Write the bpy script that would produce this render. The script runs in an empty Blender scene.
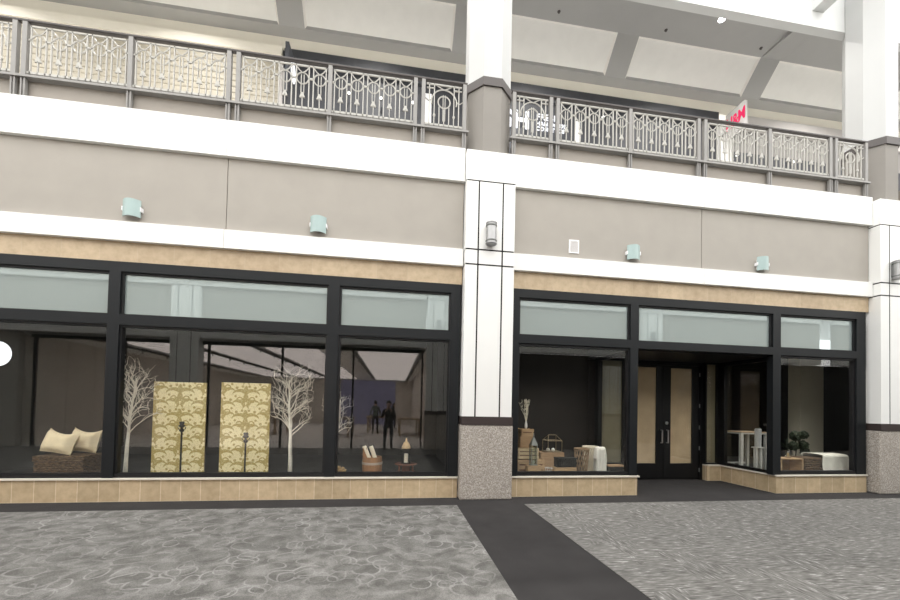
import bpy, bmesh, math, random
from mathutils import Vector, Matrix
random.seed(7)
S = bpy.context.scene
C = S.collection
PI = math.pi
R = math.radians

# ------------------------------------------------------------------ camera
F, PPY, YAW, PITCH, ROLL, DIST, EYE = 386.4, 398.632, 0.145448, 0.0217545, 0.021457, 6.57466, 1.55
def cam_axes():
    cy, sy, cp, sp = math.cos(YAW), math.sin(YAW), math.cos(PITCH), math.sin(PITCH)
    f = Vector((sy*cp, cy*cp, sp)); r = Vector((cy, -sy, 0)); u = r.cross(f)
    cr, sr = math.cos(ROLL), math.sin(ROLL)
    return cr*r + sr*u, -sr*r + cr*u, f
AX = cam_axes()
CO = Vector((0, -DIST, EYE))
def at(px, py, y=None, x=None, z=None):
    """point of the place seen at a photo pixel, on the plane y, x or z"""
    d = AX[2]*F + AX[0]*(px-450) + AX[1]*(PPY-py)
    k, v = (1, y) if y is not None else ((0, x) if x is not None else (2, z))
    return CO + d*((v-CO[k])/d[k])
cd = bpy.data.cameras.new('camera'); co = bpy.data.objects.new('camera', cd); C.objects.link(co)
m = Matrix((AX[0], AX[1], -AX[2])).transposed().to_4x4(); m.translation = CO
co.matrix_world = m
cd.sensor_width = 36; cd.lens = F/900*36; cd.shift_y = (PPY-300)/900; cd.clip_start = 0.02; cd.clip_end = 200
S.camera = co

# ------------------------------------------------------------------ materials
def nt(name):
    m = bpy.data.materials.new(name); m.use_nodes = True
    t = m.node_tree; t.nodes.clear()
    o = t.nodes.new('ShaderNodeOutputMaterial')
    return m, t, o
def N(t, kind, **kw):
    n = t.nodes.new(kind)
    for k, v in kw.items():
        if k in n.inputs: n.inputs[k].default_value = v
        else: setattr(n, k, v)
    return n
def rgba(c): return (c[0], c[1], c[2], 1)
def ramp(t, fac, stops):
    r = t.nodes.new('ShaderNodeValToRGB')
    el = r.color_ramp.elements
    while len(el) < len(stops): el.new(0.5)
    for e, (p, c) in zip(el, stops): e.position = p; e.color = rgba(c)
    t.links.new(fac, r.inputs[0]); return r.outputs[0]
def mul(c, k): return tuple(min(1, x*k) for x in c)
def paint(name, col, rough=.6, var=.06, scale=6, bump=.0, bscale=200, metal=0, spec=.4, coords='Object', stretch=(1,1,1)):
    m, t, o = nt(name)
    b = N(t, 'ShaderNodeBsdfPrincipled', Roughness=rough, Metallic=metal)
    b.inputs['Specular IOR Level'].default_value = spec
    tc = N(t, 'ShaderNodeTexCoord'); mp = N(t, 'ShaderNodeMapping'); mp.inputs['Scale'].default_value = stretch
    t.links.new(tc.outputs[coords], mp.inputs[0])
    n = N(t, 'ShaderNodeTexNoise', Scale=scale, Detail=4.0); t.links.new(mp.outputs[0], n.inputs['Vector'])
    t.links.new(ramp(t, n.outputs['Fac'], [(.3, mul(col, 1-var)), (.7, mul(col, 1+var))]), b.inputs['Base Color'])
    if bump:
        n2 = N(t, 'ShaderNodeTexNoise', Scale=bscale, Detail=3.0); t.links.new(mp.outputs[0], n2.inputs['Vector'])
        bp = N(t, 'ShaderNodeBump', Strength=bump, Distance=.01); t.links.new(n2.outputs['Fac'], bp.inputs['Height'])
        t.links.new(bp.outputs[0], b.inputs['Normal'])
    t.links.new(b.outputs[0], o.inputs[0]); return m
def emis(name, col, s):
    m, t, o = nt(name); e = N(t, 'ShaderNodeEmission', Color=rgba(col), Strength=s)
    t.links.new(e.outputs[0], o.inputs[0]); return m
def glass(name, tint=(.985,.99,.98), base=.047, gcol=(1,1,1)):
    m, t, o = nt(name)
    tr = N(t, 'ShaderNodeBsdfTransparent', Color=rgba(tint)); gl = N(t, 'ShaderNodeBsdfGlossy', Roughness=0.0, Color=rgba(gcol))
    lw = N(t, 'ShaderNodeLayerWeight', Blend=.5)
    p = N(t, 'ShaderNodeMath', operation='POWER'); p.inputs[1].default_value = 5; t.links.new(lw.outputs['Facing'], p.inputs[0])
    a = N(t, 'ShaderNodeMath', operation='MULTIPLY_ADD'); a.inputs[1].default_value = 1-base; a.inputs[2].default_value = base
    t.links.new(p.outputs[0], a.inputs[0])
    mx = N(t, 'ShaderNodeMixShader'); t.links.new(a.outputs[0], mx.inputs[0]); t.links.new(tr.outputs[0], mx.inputs[1]); t.links.new(gl.outputs[0], mx.inputs[2])
    t.links.new(mx.outputs[0], o.inputs[0]); return m
def tiles(name, cols, bw, bh, mortar, off=0.0, rough=.45, shift=(0,0,0), msize=.004):
    """stone tiles in the x/z plane"""
    m, t, o = nt(name)
    b = N(t, 'ShaderNodeBsdfPrincipled', Roughness=rough)
    g = N(t, 'ShaderNodeNewGeometry'); s = N(t, 'ShaderNodeSeparateXYZ'); t.links.new(g.outputs['Position'], s.inputs[0])
    ad = N(t, 'ShaderNodeMath', operation='ADD'); t.links.new(s.outputs[0], ad.inputs[0]); t.links.new(s.outputs[1], ad.inputs[1])
    c = N(t, 'ShaderNodeCombineXYZ'); t.links.new(ad.outputs[0], c.inputs[0]); t.links.new(s.outputs[2], c.inputs[1])
    mp = N(t, 'ShaderNodeMapping'); mp.inputs['Location'].default_value = shift; t.links.new(c.outputs[0], mp.inputs[0])
    br = N(t, 'ShaderNodeTexBrick', offset=off, offset_frequency=2, squash=1.0)
    br.inputs['Scale'].default_value = 1; br.inputs['Brick Width'].default_value = bw; br.inputs['Row Height'].default_value = bh
    br.inputs['Mortar Size'].default_value = msize; br.inputs['Mortar Smooth'].default_value = .3; br.inputs['Bias'].default_value = 0
    br.inputs['Color1'].default_value = rgba(cols[0]); br.inputs['Color2'].default_value = rgba(cols[1]); br.inputs['Mortar'].default_value = rgba(mortar)
    t.links.new(mp.outputs[0], br.inputs['Vector'])
    n = N(t, 'ShaderNodeTexNoise', Scale=7.0, Detail=6.0, Roughness=.65); t.links.new(g.outputs['Position'], n.inputs['Vector'])
    mx = N(t, 'ShaderNodeMix', data_type='RGBA', blend_type='MULTIPLY'); mx.inputs[0].default_value = 1
    t.links.new(br.outputs[0], mx.inputs[6]); t.links.new(ramp(t, n.outputs['Fac'], [(.3, (.78,.76,.72)), (.6, (1,1,1))]), mx.inputs[7])
    t.links.new(mx.outputs[2], b.inputs['Base Color']); t.links.new(b.outputs[0], o.inputs[0]); return m

M = {}
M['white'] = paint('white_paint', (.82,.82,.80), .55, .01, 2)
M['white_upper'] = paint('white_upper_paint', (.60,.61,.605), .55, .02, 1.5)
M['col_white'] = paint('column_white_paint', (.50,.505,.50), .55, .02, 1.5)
M['cream'] = paint('cream_paint', (.92,.885,.79), .6, .02, 2)
M['taupe'] = paint('taupe_panel', (.36,.335,.30), .7, .03, 3, .15, 90)
M['taupe_dark'] = paint('taupe_fascia', (.29,.265,.235), .7, .03, 3)
M['soffit'] = paint('soffit_paint', (.40,.40,.392), .7, .02, 2)
M['coffer'] = paint('coffer_panel', (.86,.855,.825), .8, .02, 4, .1, 60)
M['coffer_lip'] = paint('coffer_lip_paint', (.86,.84,.80), .7, .01, 4)
M['col_band'] = paint('column_band_paint', (.085,.075,.072), .5, .03, 4)
M['col_taupe'] = paint('column_taupe', (.235,.22,.20), .7, .03, 4)
M['joint'] = paint('black_joint', (.010,.009,.009), .8, .05, 6)
M['groove'] = paint('dark_groove', (.040,.028,.026), .6, .05, 6)
M['frame'] = paint('charcoal_aluminium', (.0075,.009,.0105), .5, .06, 8, spec=.3)
M['black'] = paint('black_gasket', (.006,.006,.007), .5, .05, 8)
M['door_black'] = paint('black_door_metal', (.006,.006,.0065), .45, .06, 8, spec=.3)
M['sill'] = paint('pale_stone_sill', (.72,.67,.58), .5, .04, 5)
M['tile'] = tiles('travertine_base', ((.62,.485,.315), (.50,.39,.25)), .285, .335, (.74,.63,.46), 0, .45, (.10,0.0,0), .006)
M['lintel'] = tiles('travertine_lintel', ((.56,.44,.295), (.48,.37,.245)), .52, .6, (.55,.46,.33), 0, .5, (.33,.25,0), .0025)
M['rail_grey'] = paint('grey_rail_metal', (.25,.242,.232), .5, .04, 6, spec=.5)
M['rail_white'] = paint('off_white_rail_metal', (.44,.43,.40), .5, .03, 6)
M['hand'] = paint('brown_grey_handrail', (.06,.052,.05), .45, .05, 6)
M['shutter'] = paint('cream_shutter', (.46,.425,.35), .55, .03, 4)
M['dark_front'] = paint('dark_shopfront', (.060,.063,.072), .55, .08, 5)
M['opp_dark'] = paint('dark_opposite_front', (.028,.029,.03), .6, .15, 2)
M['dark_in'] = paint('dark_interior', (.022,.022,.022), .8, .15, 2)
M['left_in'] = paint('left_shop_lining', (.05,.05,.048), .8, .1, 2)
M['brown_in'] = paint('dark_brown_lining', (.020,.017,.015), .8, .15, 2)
M['beige_in'] = paint('beige_lining', (.70,.66,.53), .8, .05, 2)
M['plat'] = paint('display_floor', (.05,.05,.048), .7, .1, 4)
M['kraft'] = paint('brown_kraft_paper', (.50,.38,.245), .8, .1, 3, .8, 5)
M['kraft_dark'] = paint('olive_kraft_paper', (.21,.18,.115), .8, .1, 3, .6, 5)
M['steel'] = paint('brushed_steel', (.62,.62,.62), .3, .05, 20, metal=1)
M['chrome_grey'] = paint('grey_lamp_metal', (.36,.36,.36), .4, .05, 20, metal=.7)
M['glass'] = glass('clear_glass')
M['jar_glass'] = glass('jar_glass', (.8,.85,.82), .08)
M['mirror_glass'] = glass('far_shop_glass', (.95,.96,.96), .03)
M['sconce'] = paint('frosted_blue_glass', (.36,.47,.46), .3, .03, 8)
M['transom'] = None
M['gran'] = None
def transom_mat():
    m, t, o = nt('grey_spandrel_glass')
    d = N(t, 'ShaderNodeBsdfDiffuse', Color=rgba((.33,.385,.38))); gl = N(t, 'ShaderNodeBsdfGlossy', Roughness=.01, Color=rgba((.9,1,1)))
    mx = N(t, 'ShaderNodeMixShader'); mx.inputs[0].default_value = .36
    t.links.new(d.outputs[0], mx.inputs[1]); t.links.new(gl.outputs[0], mx.inputs[2]); t.links.new(mx.outputs[0], o.inputs[0]); return m
M['transom'] = transom_mat()
def granite():
    m, t, o = nt('speckled_granite'); b = N(t, 'ShaderNodeBsdfPrincipled', Roughness=.5)
    g = N(t, 'ShaderNodeNewGeometry')
    v = N(t, 'ShaderNodeTexVoronoi', Scale=95.0); t.links.new(g.outputs['Position'], v.inputs['Vector'])
    s = N(t, 'ShaderNodeSeparateColor'); t.links.new(v.outputs['Color'], s.inputs[0])
    n = N(t, 'ShaderNodeTexNoise', Scale=120.0, Detail=3.0); t.links.new(g.outputs['Position'], n.inputs['Vector'])
    c1 = ramp(t, s.outputs[0], [(.0, (.28,.25,.22)), (.35, (.39,.355,.315)), (.75, (.49,.45,.405)), (.9, (.70,.66,.61))])
    c2 = ramp(t, n.outputs['Fac'], [(.35, (.70,.68,.66)), (.65, (1.0,1.0,1.0))])
    mx = N(t, 'ShaderNodeMix', data_type='RGBA', blend_type='MULTIPLY'); mx.inputs[0].default_value = 1
    t.links.new(c1, mx.inputs[6]); t.links.new(c2, mx.inputs[7]); t.links.new(mx.outputs[2], b.inputs['Base Color'])
    t.links.new(b.outputs[0], o.inputs[0]); return m
M['gran'] = granite()
def swirl_carpet():
    """mottled grey carpet of pale oval outlines in two sizes"""
    m, t, o = nt('swirl_carpet'); b = N(t, 'ShaderNodeBsdfPrincipled', Roughness=.95); b.inputs['Specular IOR Level'].default_value = .1
    g = N(t, 'ShaderNodeNewGeometry')
    w = N(t, 'ShaderNodeTexNoise', Scale=1.6, Detail=2.0); t.links.new(g.outputs['Position'], w.inputs['Vector'])
    sc = N(t, 'ShaderNodeVectorMath', operation='MULTIPLY_ADD'); sc.inputs[1].default_value = (.34,.34,0)
    t.links.new(w.outputs['Color'], sc.inputs[0]); t.links.new(g.outputs['Position'], sc.inputs[2])
    def layer(scale, rot, stretch, r0, wd, off):
        mp = N(t, 'ShaderNodeMapping'); mp.inputs['Rotation'].default_value = (0,0,rot); mp.inputs['Scale'].default_value = stretch; mp.inputs['Location'].default_value = (off, off*.7, 0)
        t.links.new(sc.outputs[0], mp.inputs[0])
        v = N(t, 'ShaderNodeTexVoronoi', Scale=scale); v.voronoi_dimensions = '2D'; v.inputs['Randomness'].default_value = .75; t.links.new(mp.outputs[0], v.inputs['Vector'])
        s = N(t, 'ShaderNodeSeparateColor'); t.links.new(v.outputs['Color'], s.inputs[0])
        ln = ramp(t, v.outputs['Distance'], [(.0, (0,0,0)), (r0-wd, (0,0,0)), (r0, (1,1,1)), (r0+wd*.6, (1,1,1)), (r0+wd*1.8, (0,0,0))])
        ins = ramp(t, v.outputs['Distance'], [(r0-.02, (1,1,1)), (r0+.05, (0,0,0))])
        k = N(t, 'ShaderNodeMath', operation='GREATER_THAN'); t.links.new(s.outputs[0], k.inputs[0]); k.inputs[1].default_value = .25
        q = N(t, 'ShaderNodeMath', operation='MULTIPLY'); t.links.new(ln, q.inputs[0]); t.links.new(k.outputs[0], q.inputs[1])
        q2 = N(t, 'ShaderNodeMath', operation='MULTIPLY'); t.links.new(ins, q2.inputs[0]); t.links.new(s.outputs[1], q2.inputs[1])
        return q.outputs[0], q2.outputs[0]
    l1, i1 = layer(3.0, .35, (1.0,1.25,1), .40, .035, 0); l2, i2 = layer(3.8, -.5, (1.2,1.0,1), .36, .035, 3.3)
    mxl = N(t, 'ShaderNodeMath', operation='MAXIMUM'); t.links.new(l1, mxl.inputs[0]); t.links.new(l2, mxl.inputs[1])
    n3 = N(t, 'ShaderNodeTexNoise', Scale=2.3, Detail=3.0); t.links.new(g.outputs['Position'], n3.inputs['Vector'])
    gate = N(t, 'ShaderNodeMath', operation='MULTIPLY'); t.links.new(mxl.outputs[0], gate.inputs[0]); t.links.new(ramp(t, n3.outputs['Fac'], [(.38, (.06,.06,.06)), (.66, (.60,.60,.60))]), gate.inputs[1])
    n4 = N(t, 'ShaderNodeTexNoise', Scale=5.5, Detail=3.0); t.links.new(sc.outputs[0], n4.inputs['Vector'])
    base = ramp(t, n4.outputs['Fac'], [(.34, (.115,.112,.105)), (.5, (.17,.165,.156)), (.64, (.225,.22,.21))])
    dk = N(t, 'ShaderNodeMath', operation='MULTIPLY'); t.links.new(i1, dk.inputs[0]); dk.inputs[1].default_value = .55
    mx0 = N(t, 'ShaderNodeMix', data_type='RGBA'); t.links.new(dk.outputs[0], mx0.inputs[0]); t.links.new(base, mx0.inputs[6]); mx0.inputs[7].default_value = rgba((.115,.112,.105))
    mx = N(t, 'ShaderNodeMix', data_type='RGBA'); t.links.new(gate.outputs[0], mx.inputs[0]); t.links.new(mx0.outputs[2], mx.inputs[6]); mx.inputs[7].default_value = rgba((.36,.355,.345))
    n = N(t, 'ShaderNodeTexNoise', Scale=110.0, Detail=2.0); t.links.new(g.outputs['Position'], n.inputs['Vector'])
    m2 = N(t, 'ShaderNodeMix', data_type='RGBA', blend_type='MULTIPLY'); m2.inputs[0].default_value = 1
    t.links.new(mx.outputs[2], m2.inputs[6]); t.links.new(ramp(t, n.outputs['Fac'], [(.3, (.72,.72,.72)), (.7, (1.2,1.2,1.2))]), m2.inputs[7])
    t.links.new(m2.outputs[2], b.inputs['Base Color']); t.links.new(b.outputs[0], o.inputs[0]); return m
def dash_carpet():
    m, t, o = nt('woven_dash_carpet'); b = N(t, 'ShaderNodeBsdfPrincipled', Roughness=.95); b.inputs['Specular IOR Level'].default_value = .1
    g = N(t, 'ShaderNodeNewGeometry')
    outs = []
    for sc in ((7.0, 46, 1), (46, 7.0, 1)):
        mp = N(t, 'ShaderNodeMapping'); mp.inputs['Scale'].default_value = sc; t.links.new(g.outputs['Position'], mp.inputs[0])
        n = N(t, 'ShaderNodeTexNoise', Scale=1.0, Detail=2.0, Roughness=.6); t.links.new(mp.outputs[0], n.inputs['Vector']); outs.append(n.outputs['Fac'])
    mpc = N(t, 'ShaderNodeMapping'); mpc.inputs['Scale'].default_value = (1.6,1.6,1.6); t.links.new(g.outputs['Position'], mpc.inputs[0])
    sel = N(t, 'ShaderNodeTexNoise', Scale=1.3, Detail=2.0); t.links.new(mpc.outputs[0], sel.inputs['Vector'])
    mx = N(t, 'ShaderNodeMix', data_type='FLOAT'); t.links.new(ramp(t, sel.outputs['Fac'], [(.54, (0,0,0)), (.56, (1,1,1))]), mx.inputs[0])
    t.links.new(outs[0], mx.inputs[2]); t.links.new(outs[1], mx.inputs[3])
    big = N(t, 'ShaderNodeTexNoise', Scale=.9, Detail=2.0); t.links.new(g.outputs['Position'], big.inputs['Vector'])
    col = ramp(t, mx.outputs[0], [(.30, (.085,.082,.077)), (.46, (.145,.14,.132)), (.58, (.19,.185,.175)), (.64, (.25,.245,.235)), (.70, (.42,.415,.405))])
    m2 = N(t, 'ShaderNodeMix', data_type='RGBA', blend_type='MULTIPLY'); m2.inputs[0].default_value = 1
    t.links.new(col, m2.inputs[6]); t.links.new(ramp(t, big.outputs['Fac'], [(.3, (.9,.9,.9)), (.7, (1.06,1.06,1.06))]), m2.inputs[7])
    t.links.new(m2.outputs[2], b.inputs['Base Color']); t.links.new(b.outputs[0], o.inputs[0]); return m
M['swirl'] = swirl_carpet(); M['dash'] = dash_carpet()
M['strip'] = paint('charcoal_carpet', (.040,.038,.038), .95, .10, 3, .3, 300, spec=.1)
M['damask'] = None
def damask():
    """cream and olive-gold damask: mirrored scrolling medallions on a half-drop repeat"""
    m, t, o = nt('damask_fabric'); b = N(t, 'ShaderNodeBsdfPrincipled', Roughness=.6)
    tc = N(t, 'ShaderNodeTexCoord'); s = N(t, 'ShaderNodeSeparateXYZ'); t.links.new(tc.outputs['Object'], s.inputs[0])
    def mth(op, a, b2=None, c=None):
        n = N(t, 'ShaderNodeMath', operation=op)
        for i, v in enumerate((a, b2, c)):
            if v is None: continue
            if isinstance(v, (int, float)): n.inputs[i].default_value = v
            else: t.links.new(v, n.inputs[i])
        return n.outputs[0]
    P = .80; Q = .42
    u = mth('MULTIPLY', mth('PINGPONG', mth('DIVIDE', s.outputs[0], P), .5), P)        # metres from a motif's axis
    def vdist(cv): return mth('MULTIPLY', mth('SUBTRACT', mth('FRACT', mth('ADD', mth('DIVIDE', s.outputs[2], Q), .5-cv+1)), .5), Q)
    def dd(cu, cv, su=1.0, sv=1.0):
        du = mth('MULTIPLY', mth('SUBTRACT', u, cu), su); dv = vdist(cv)
        return mth('SQRT', mth('ADD', mth('MULTIPLY', du, du), mth('POWER', mth('MULTIPLY', dv, sv), 2.0))), dv
    def disc(cu, cv, r, su=1.0, sv=1.0): return mth('LESS_THAN', dd(cu, cv, su, sv)[0], r)
    def ring(cu, cv, r, w, su=1.0, sv=1.0): return mth('LESS_THAN', mth('ABSOLUTE', mth('SUBTRACT', dd(cu, cv, su, sv)[0], r)), w)
    def minus(a, b2): return mth('MULTIPLY', a, mth('SUBTRACT', 1.0, b2))
    acc = None
    parts = []
    for cu, cv in ((.0, .25), (.4, .75)):
        sg = 1 if cu == 0 else -1
        # wings that droop from a peak on the axis: a crescent beside the axis, mirrored by u
        parts += [minus(disc(cu+sg*.092, cv, .128, .95, 1.2), disc(cu+sg*.12, cv-.145, .115, .9, 1.0)), minus(disc(cu+sg*.12, cv-.40, .10, .9, 1.1), disc(cu+sg*.15, cv-.50, .09, .9, 1.0)), disc(cu+sg*.05, cv-.28, .045, 1.3, .7),
                  disc(cu, cv+.20, .036, 1.0, .45), disc(cu, cv-.12, .042, 1.0, .55), ring(cu+sg*.10, cv-.20, .045, .010),
                  ring(cu, cv-.34, .040, .011), disc(cu+sg*.055, cv+.36, .022), disc(cu+sg*.15, cv+.30, .024), disc(cu+sg*.17, cv-.05, .02)]
    for p in parts: acc = p if acc is None else mth('MAXIMUM', acc, p)
    n = N(t, 'ShaderNodeTexVoronoi', Scale=42.0); t.links.new(tc.outputs['Object'], n.inputs['Vector'])
    spk = mth('LESS_THAN', n.outputs['Distance'], .33)
    f = mth('MULTIPLY', mth('ABSOLUTE', mth('SUBTRACT', acc, mth('MULTIPLY', spk, .45))), .92)
    mx = N(t, 'ShaderNodeMix', data_type='RGBA'); t.links.new(f, mx.inputs[0])
    mx.inputs[6].default_value = rgba((.86,.76,.46)); mx.inputs[7].default_value = rgba((.42,.31,.085))
    t.links.new(mx.outputs[2], b.inputs['Base Color']); t.links.new(b.outputs[0], o.inputs[0]); return m
M['damask'] = damask()
M['iron'] = paint('black_iron', (.012,.011,.010), .5, .1, 10)
M['birch'] = paint('white_painted_branch', (.74,.70,.62), .7, .06, 20)
M['wicker'] = paint('dark_brown_wicker', (.12,.075,.042), .7, .75, 22, .8, 70, stretch=(1,1,3))
M['cushion'] = paint('cream_linen', (.78,.66,.45), .85, .10, 7, .3, 120)
M['barrel'] = paint('brown_barrel_wood', (.30,.155,.075), .55, .2, 12, stretch=(3,3,.5))
M['hoop'] = paint('pale_hoop', (.40,.33,.27), .4, .05, 10)
M['paper'] = paint('cream_paper', (.78,.70,.56), .8, .05, 10)
M['ply'] = paint('pale_brown_crate_wood', (.44,.30,.17), .7, .15, 10, stretch=(1,1,5))
M['ply2'] = paint('light_crate_wood', (.60,.47,.30), .7, .15, 10, stretch=(1,1,5))
M['ply3'] = paint('plain_box_wood', (.36,.235,.135), .7, .12, 10, stretch=(1,1,5))
M['redwood'] = paint('dark_red_wood', (.15,.065,.042), .5, .2, 12)
M['tan'] = paint('tan_dried_flower', (.48,.34,.18), .8, .2, 20)
M['lantern_grey'] = paint('weathered_grey_metal', (.20,.21,.20), .5, .1, 14, metal=.3)
M['brass'] = paint('dull_brass_wire', (.32,.26,.17), .4, .1, 14, metal=.6)
M['candle'] = paint('cream_wax', (.78,.72,.60), .5, .03, 8)
M['ball'] = paint('silver_white_ball', (.75,.75,.74), .25, .03, 8)
M['lattice'] = paint('brown_cane', (.26,.18,.11), .7, .15, 30)
M['knit'] = paint('cream_macrame', (.70,.64,.52), .9, .08, 30)
M['fur'] = paint('white_fur', (.82,.80,.74), .95, .06, 30, 1.0, 120)
M['throw'] = paint('white_fleece', (.82,.80,.72), .95, .05, 12, .6, 60)
M['blackbox'] = paint('black_slatted_box', (.012,.013,.012), .6, .2, 20)
M['leaf'] = paint('dark_green_leaf', (.020,.032,.015), .6, .3, 30, .8, 60)
M['stem'] = paint('brown_stem', (.06,.045,.03), .8, .2, 20)
M['table_grey'] = paint('grey_white_table_paint', (.46,.46,.44), .5, .05, 10)
M['table_top'] = paint('tan_table_top', (.33,.24,.16), .6, .1, 10)
M['pillar_candle'] = paint('grey_textured_cylinder', (.36,.37,.37), .7, .15, 60, .6, 120)
M['pink'] = emis('pink_lit_letters', (1.0,.05,.16), 1.0)
M['signface'] = paint('grey_sign_case', (.60,.58,.57), .5, .02, 6)
M['sign_white'] = paint('white_sign_letters', (.9,.9,.92), .4, .01, 6)
M['sign_lit'] = emis('white_lit_letters', (.95,.96,1.0), 1.6)
M['lamp'] = emis('lit_lamp', (1,1,1), 30)
M['spot_lamp'] = emis('small_lit_spot', (1,.98,.95), 3)
M['shop_lamp'] = emis('lit_ceiling_panel', (1.0,.86,.80), 4.0)
M['far_screen'] = emis('lavender_screen', (.50,.44,.62), 1.1)
M['shop_floor'] = paint('pale_shop_floor', (.72,.70,.67), .5, .05, 3)
M['shop_wall'] = paint('warm_stone_wall', (.64,.60,.54), .6, .06, 3)
M['shop_table'] = paint('oak_table', (.42,.32,.22), .5, .1, 6)
M['skin'] = paint('skin', (.55,.36,.27), .5, .03, 8)
M['hair'] = paint('dark_hair', (.03,.022,.016), .6, .2, 20)
M['navy'] = paint('dark_blue_cloth', (.03,.035,.05), .85, .1, 20)
M['teal'] = paint('grey_green_cloth', (.14,.18,.16), .85, .1, 20)
M['blackc'] = paint('black_cloth', (.015,.015,.016), .85, .1, 20)
M['light'] = paint('pale_grey_cloth', (.5,.5,.5), .85, .05, 20)
M['shoe'] = paint('dark_shoe', (.03,.025,.02), .5, .1, 20)
M['endwall'] = paint('mall_far_wall', (.45,.43,.40), .8, .02, 2)

# ------------------------------------------------------------------ mesh builder
class MB:
    def __init__(s): s.v = []; s.f = []; s.smooth = False
    def add(s, vs, fs):
        b = len(s.v); s.v += [tuple(x) for x in vs]; s.f += [tuple(i+b for i in f) for f in fs]; return s
    def box(s, x0, x1, y0, y1, z0, z1):
        vs = [(x, y, z) for z in (z0, z1) for y in (y0, y1) for x in (x0, x1)]
        return s.add(vs, [(0,2,3,1), (4,5,7,6), (0,1,5,4), (2,6,7,3), (0,4,6,2), (1,3,7,5)])
    def prism(s, poly, a, b, axis='z'):
        """poly of 2D points extruded from a to b along axis ('z': xy, 'x': yz, 'y': xz)"""
        n = len(poly)
        def p(q, w): return (q[0], q[1], w) if axis == 'z' else ((w, q[0], q[1]) if axis == 'x' else (q[0], w, q[1]))
        vs = [p(q, a) for q in poly] + [p(q, b) for q in poly]
        return s.add(vs, [tuple(range(n))[::-1], tuple(range(n, 2*n))] + [(i, (i+1) % n, n+(i+1) % n, n+i) for i in range(n)])
    def tube(s, pts, rad, n=6, closed=False, flat=None):
        pts = [Vector(p) for p in pts]; k = len(pts)
        rads = rad if isinstance(rad, (list, tuple)) else [rad]*k
        rings = []; up = Vector((.13, .31, .94)).normalized()
        for i, p in enumerate(pts):
            d = (pts[(i+1) % k]-pts[i-1]) if closed else (pts[min(i+1, k-1)]-pts[max(i-1, 0)])
            d.normalize(); a = d.cross(up)
            if a.length < .1: a = d.cross(Vector((1, 0, 0)))
            a.normalize(); b = d.cross(a)
            rings.append([p+(a*math.cos(2*PI*j/n)+b*math.sin(2*PI*j/n))*rads[i] for j in range(n)])
        vs = [q for r in rings for q in r]; fs = []
        for i in range(k if closed else k-1):
            i2 = (i+1) % k
            for j in range(n): fs.append((i*n+j, i*n+(j+1) % n, i2*n+(j+1) % n, i2*n+j))
        if not closed: fs += [tuple(range(n))[::-1], tuple(range((k-1)*n, k*n))]
        return s.add(vs, fs)
    def ring(s, c, r, w, n=20, axis='y', m=4):
        pts = []
        for i in range(n):
            a = 2*PI*i/n
            pts.append((c[0]+r*math.cos(a), c[1], c[2]+r*math.sin(a)) if axis == 'y' else (c[0]+r*math.cos(a), c[1]+r*math.sin(a), c[2]))
        return s.tube(pts, w, m, True)
    def lathe(s, prof, c=(0,0,0), n=20):
        k = len(prof)
        vs = [(c[0]+r*math.cos(2*PI*j/n), c[1]+r*math.sin(2*PI*j/n), c[2]+z) for r, z in prof for j in range(n)]
        fs = [(i*n+j, i*n+(j+1) % n, (i+1)*n+(j+1) % n, (i+1)*n+j) for i in range(k-1) for j in range(n)]
        fs += [tuple(range(n))[::-1], tuple(range((k-1)*n, k*n))]
        return s.add(vs, fs)
    def ball(s, c, r, n=12, k=8, sq=(1,1,1)):
        prof = [(max(1e-4, math.sin(PI*i/k)), -math.cos(PI*i/k)) for i in range(k+1)]
        b = len(s.v); s.lathe(prof, (0,0,0), n)
        for i in range(b, len(s.v)):
            x, y, z = s.v[i]; s.v[i] = (c[0]+x*r*sq[0], c[1]+y*r*sq[1], c[2]+z*r*sq[2])
        return s
    def build(s, name, mat, parent=None, smooth=False, bevel=0, loc=None):
        me = bpy.data.meshes.new(name); me.from_pydata(s.v, [], s.f); me.update()
        bm = bmesh.new(); bm.from_mesh(me); bmesh.ops.recalc_face_normals(bm, faces=bm.faces)
        bm.to_mesh(me); bm.free()
        me.materials.append(M[mat] if isinstance(mat, str) else mat)
        if smooth:
            for p in me.polygons: p.use_smooth = True
        o = bpy.data.objects.new(name, me); C.objects.link(o)
        if parent is not None: o.parent = parent
        if loc is not None: o.location = loc
        if bevel:
            b = o.modifiers.new('bevel', 'BEVEL'); b.width = bevel; b.segments = 2; b.limit_method = 'ANGLE'
        return o
def bx(*a): return MB().box(*a)
def tag(o, label, cat, group=None, kind=None):
    o['label'] = label; o['category'] = cat
    if group: o['group'] = group
    if kind: o['kind'] = kind
    return o
def thing(name, label, cat, loc=(0,0,0), rz=0, group=None):
    o = bpy.data.objects.new(name, None); C.objects.link(o); o.empty_display_size = .1
    o.location = loc; o.rotation_euler = (0, 0, rz)
    return tag(o, label, cat, group)
def room(name, loc=(0,0,0)):
    o = bpy.data.objects.new(name, None); C.objects.link(o); o.location = loc; o['kind'] = 'structure'; return o
def st(name, mb, mat, parent=None, **kw):
    o = mb.build(name, mat, parent, **kw)
    if parent is None: o['kind'] = 'structure'
    return o
def text(body, size, mat, name, parent, loc, rot, depth=.01, bold=.0, spacing=1.0, sx=1.0):
    cu = bpy.data.curves.new(name, 'FONT'); cu.body = body; cu.size = size; cu.extrude = depth; cu.offset = bold; cu.space_character = spacing
    tmp = bpy.data.objects.new(name+'_tmp', cu); C.objects.link(tmp)
    dg = bpy.context.evaluated_depsgraph_get(); me = bpy.data.meshes.new_from_object(tmp.evaluated_get(dg))
    bpy.data.objects.remove(tmp); bpy.data.curves.remove(cu)
    me.materials.clear(); me.materials.append(M[mat]); me.name = name
    o = bpy.data.objects.new(name, me); C.objects.link(o); o.parent = parent; o.location = loc; o.rotation_euler = rot; o.scale = (sx, 1, 1)
    return o

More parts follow.
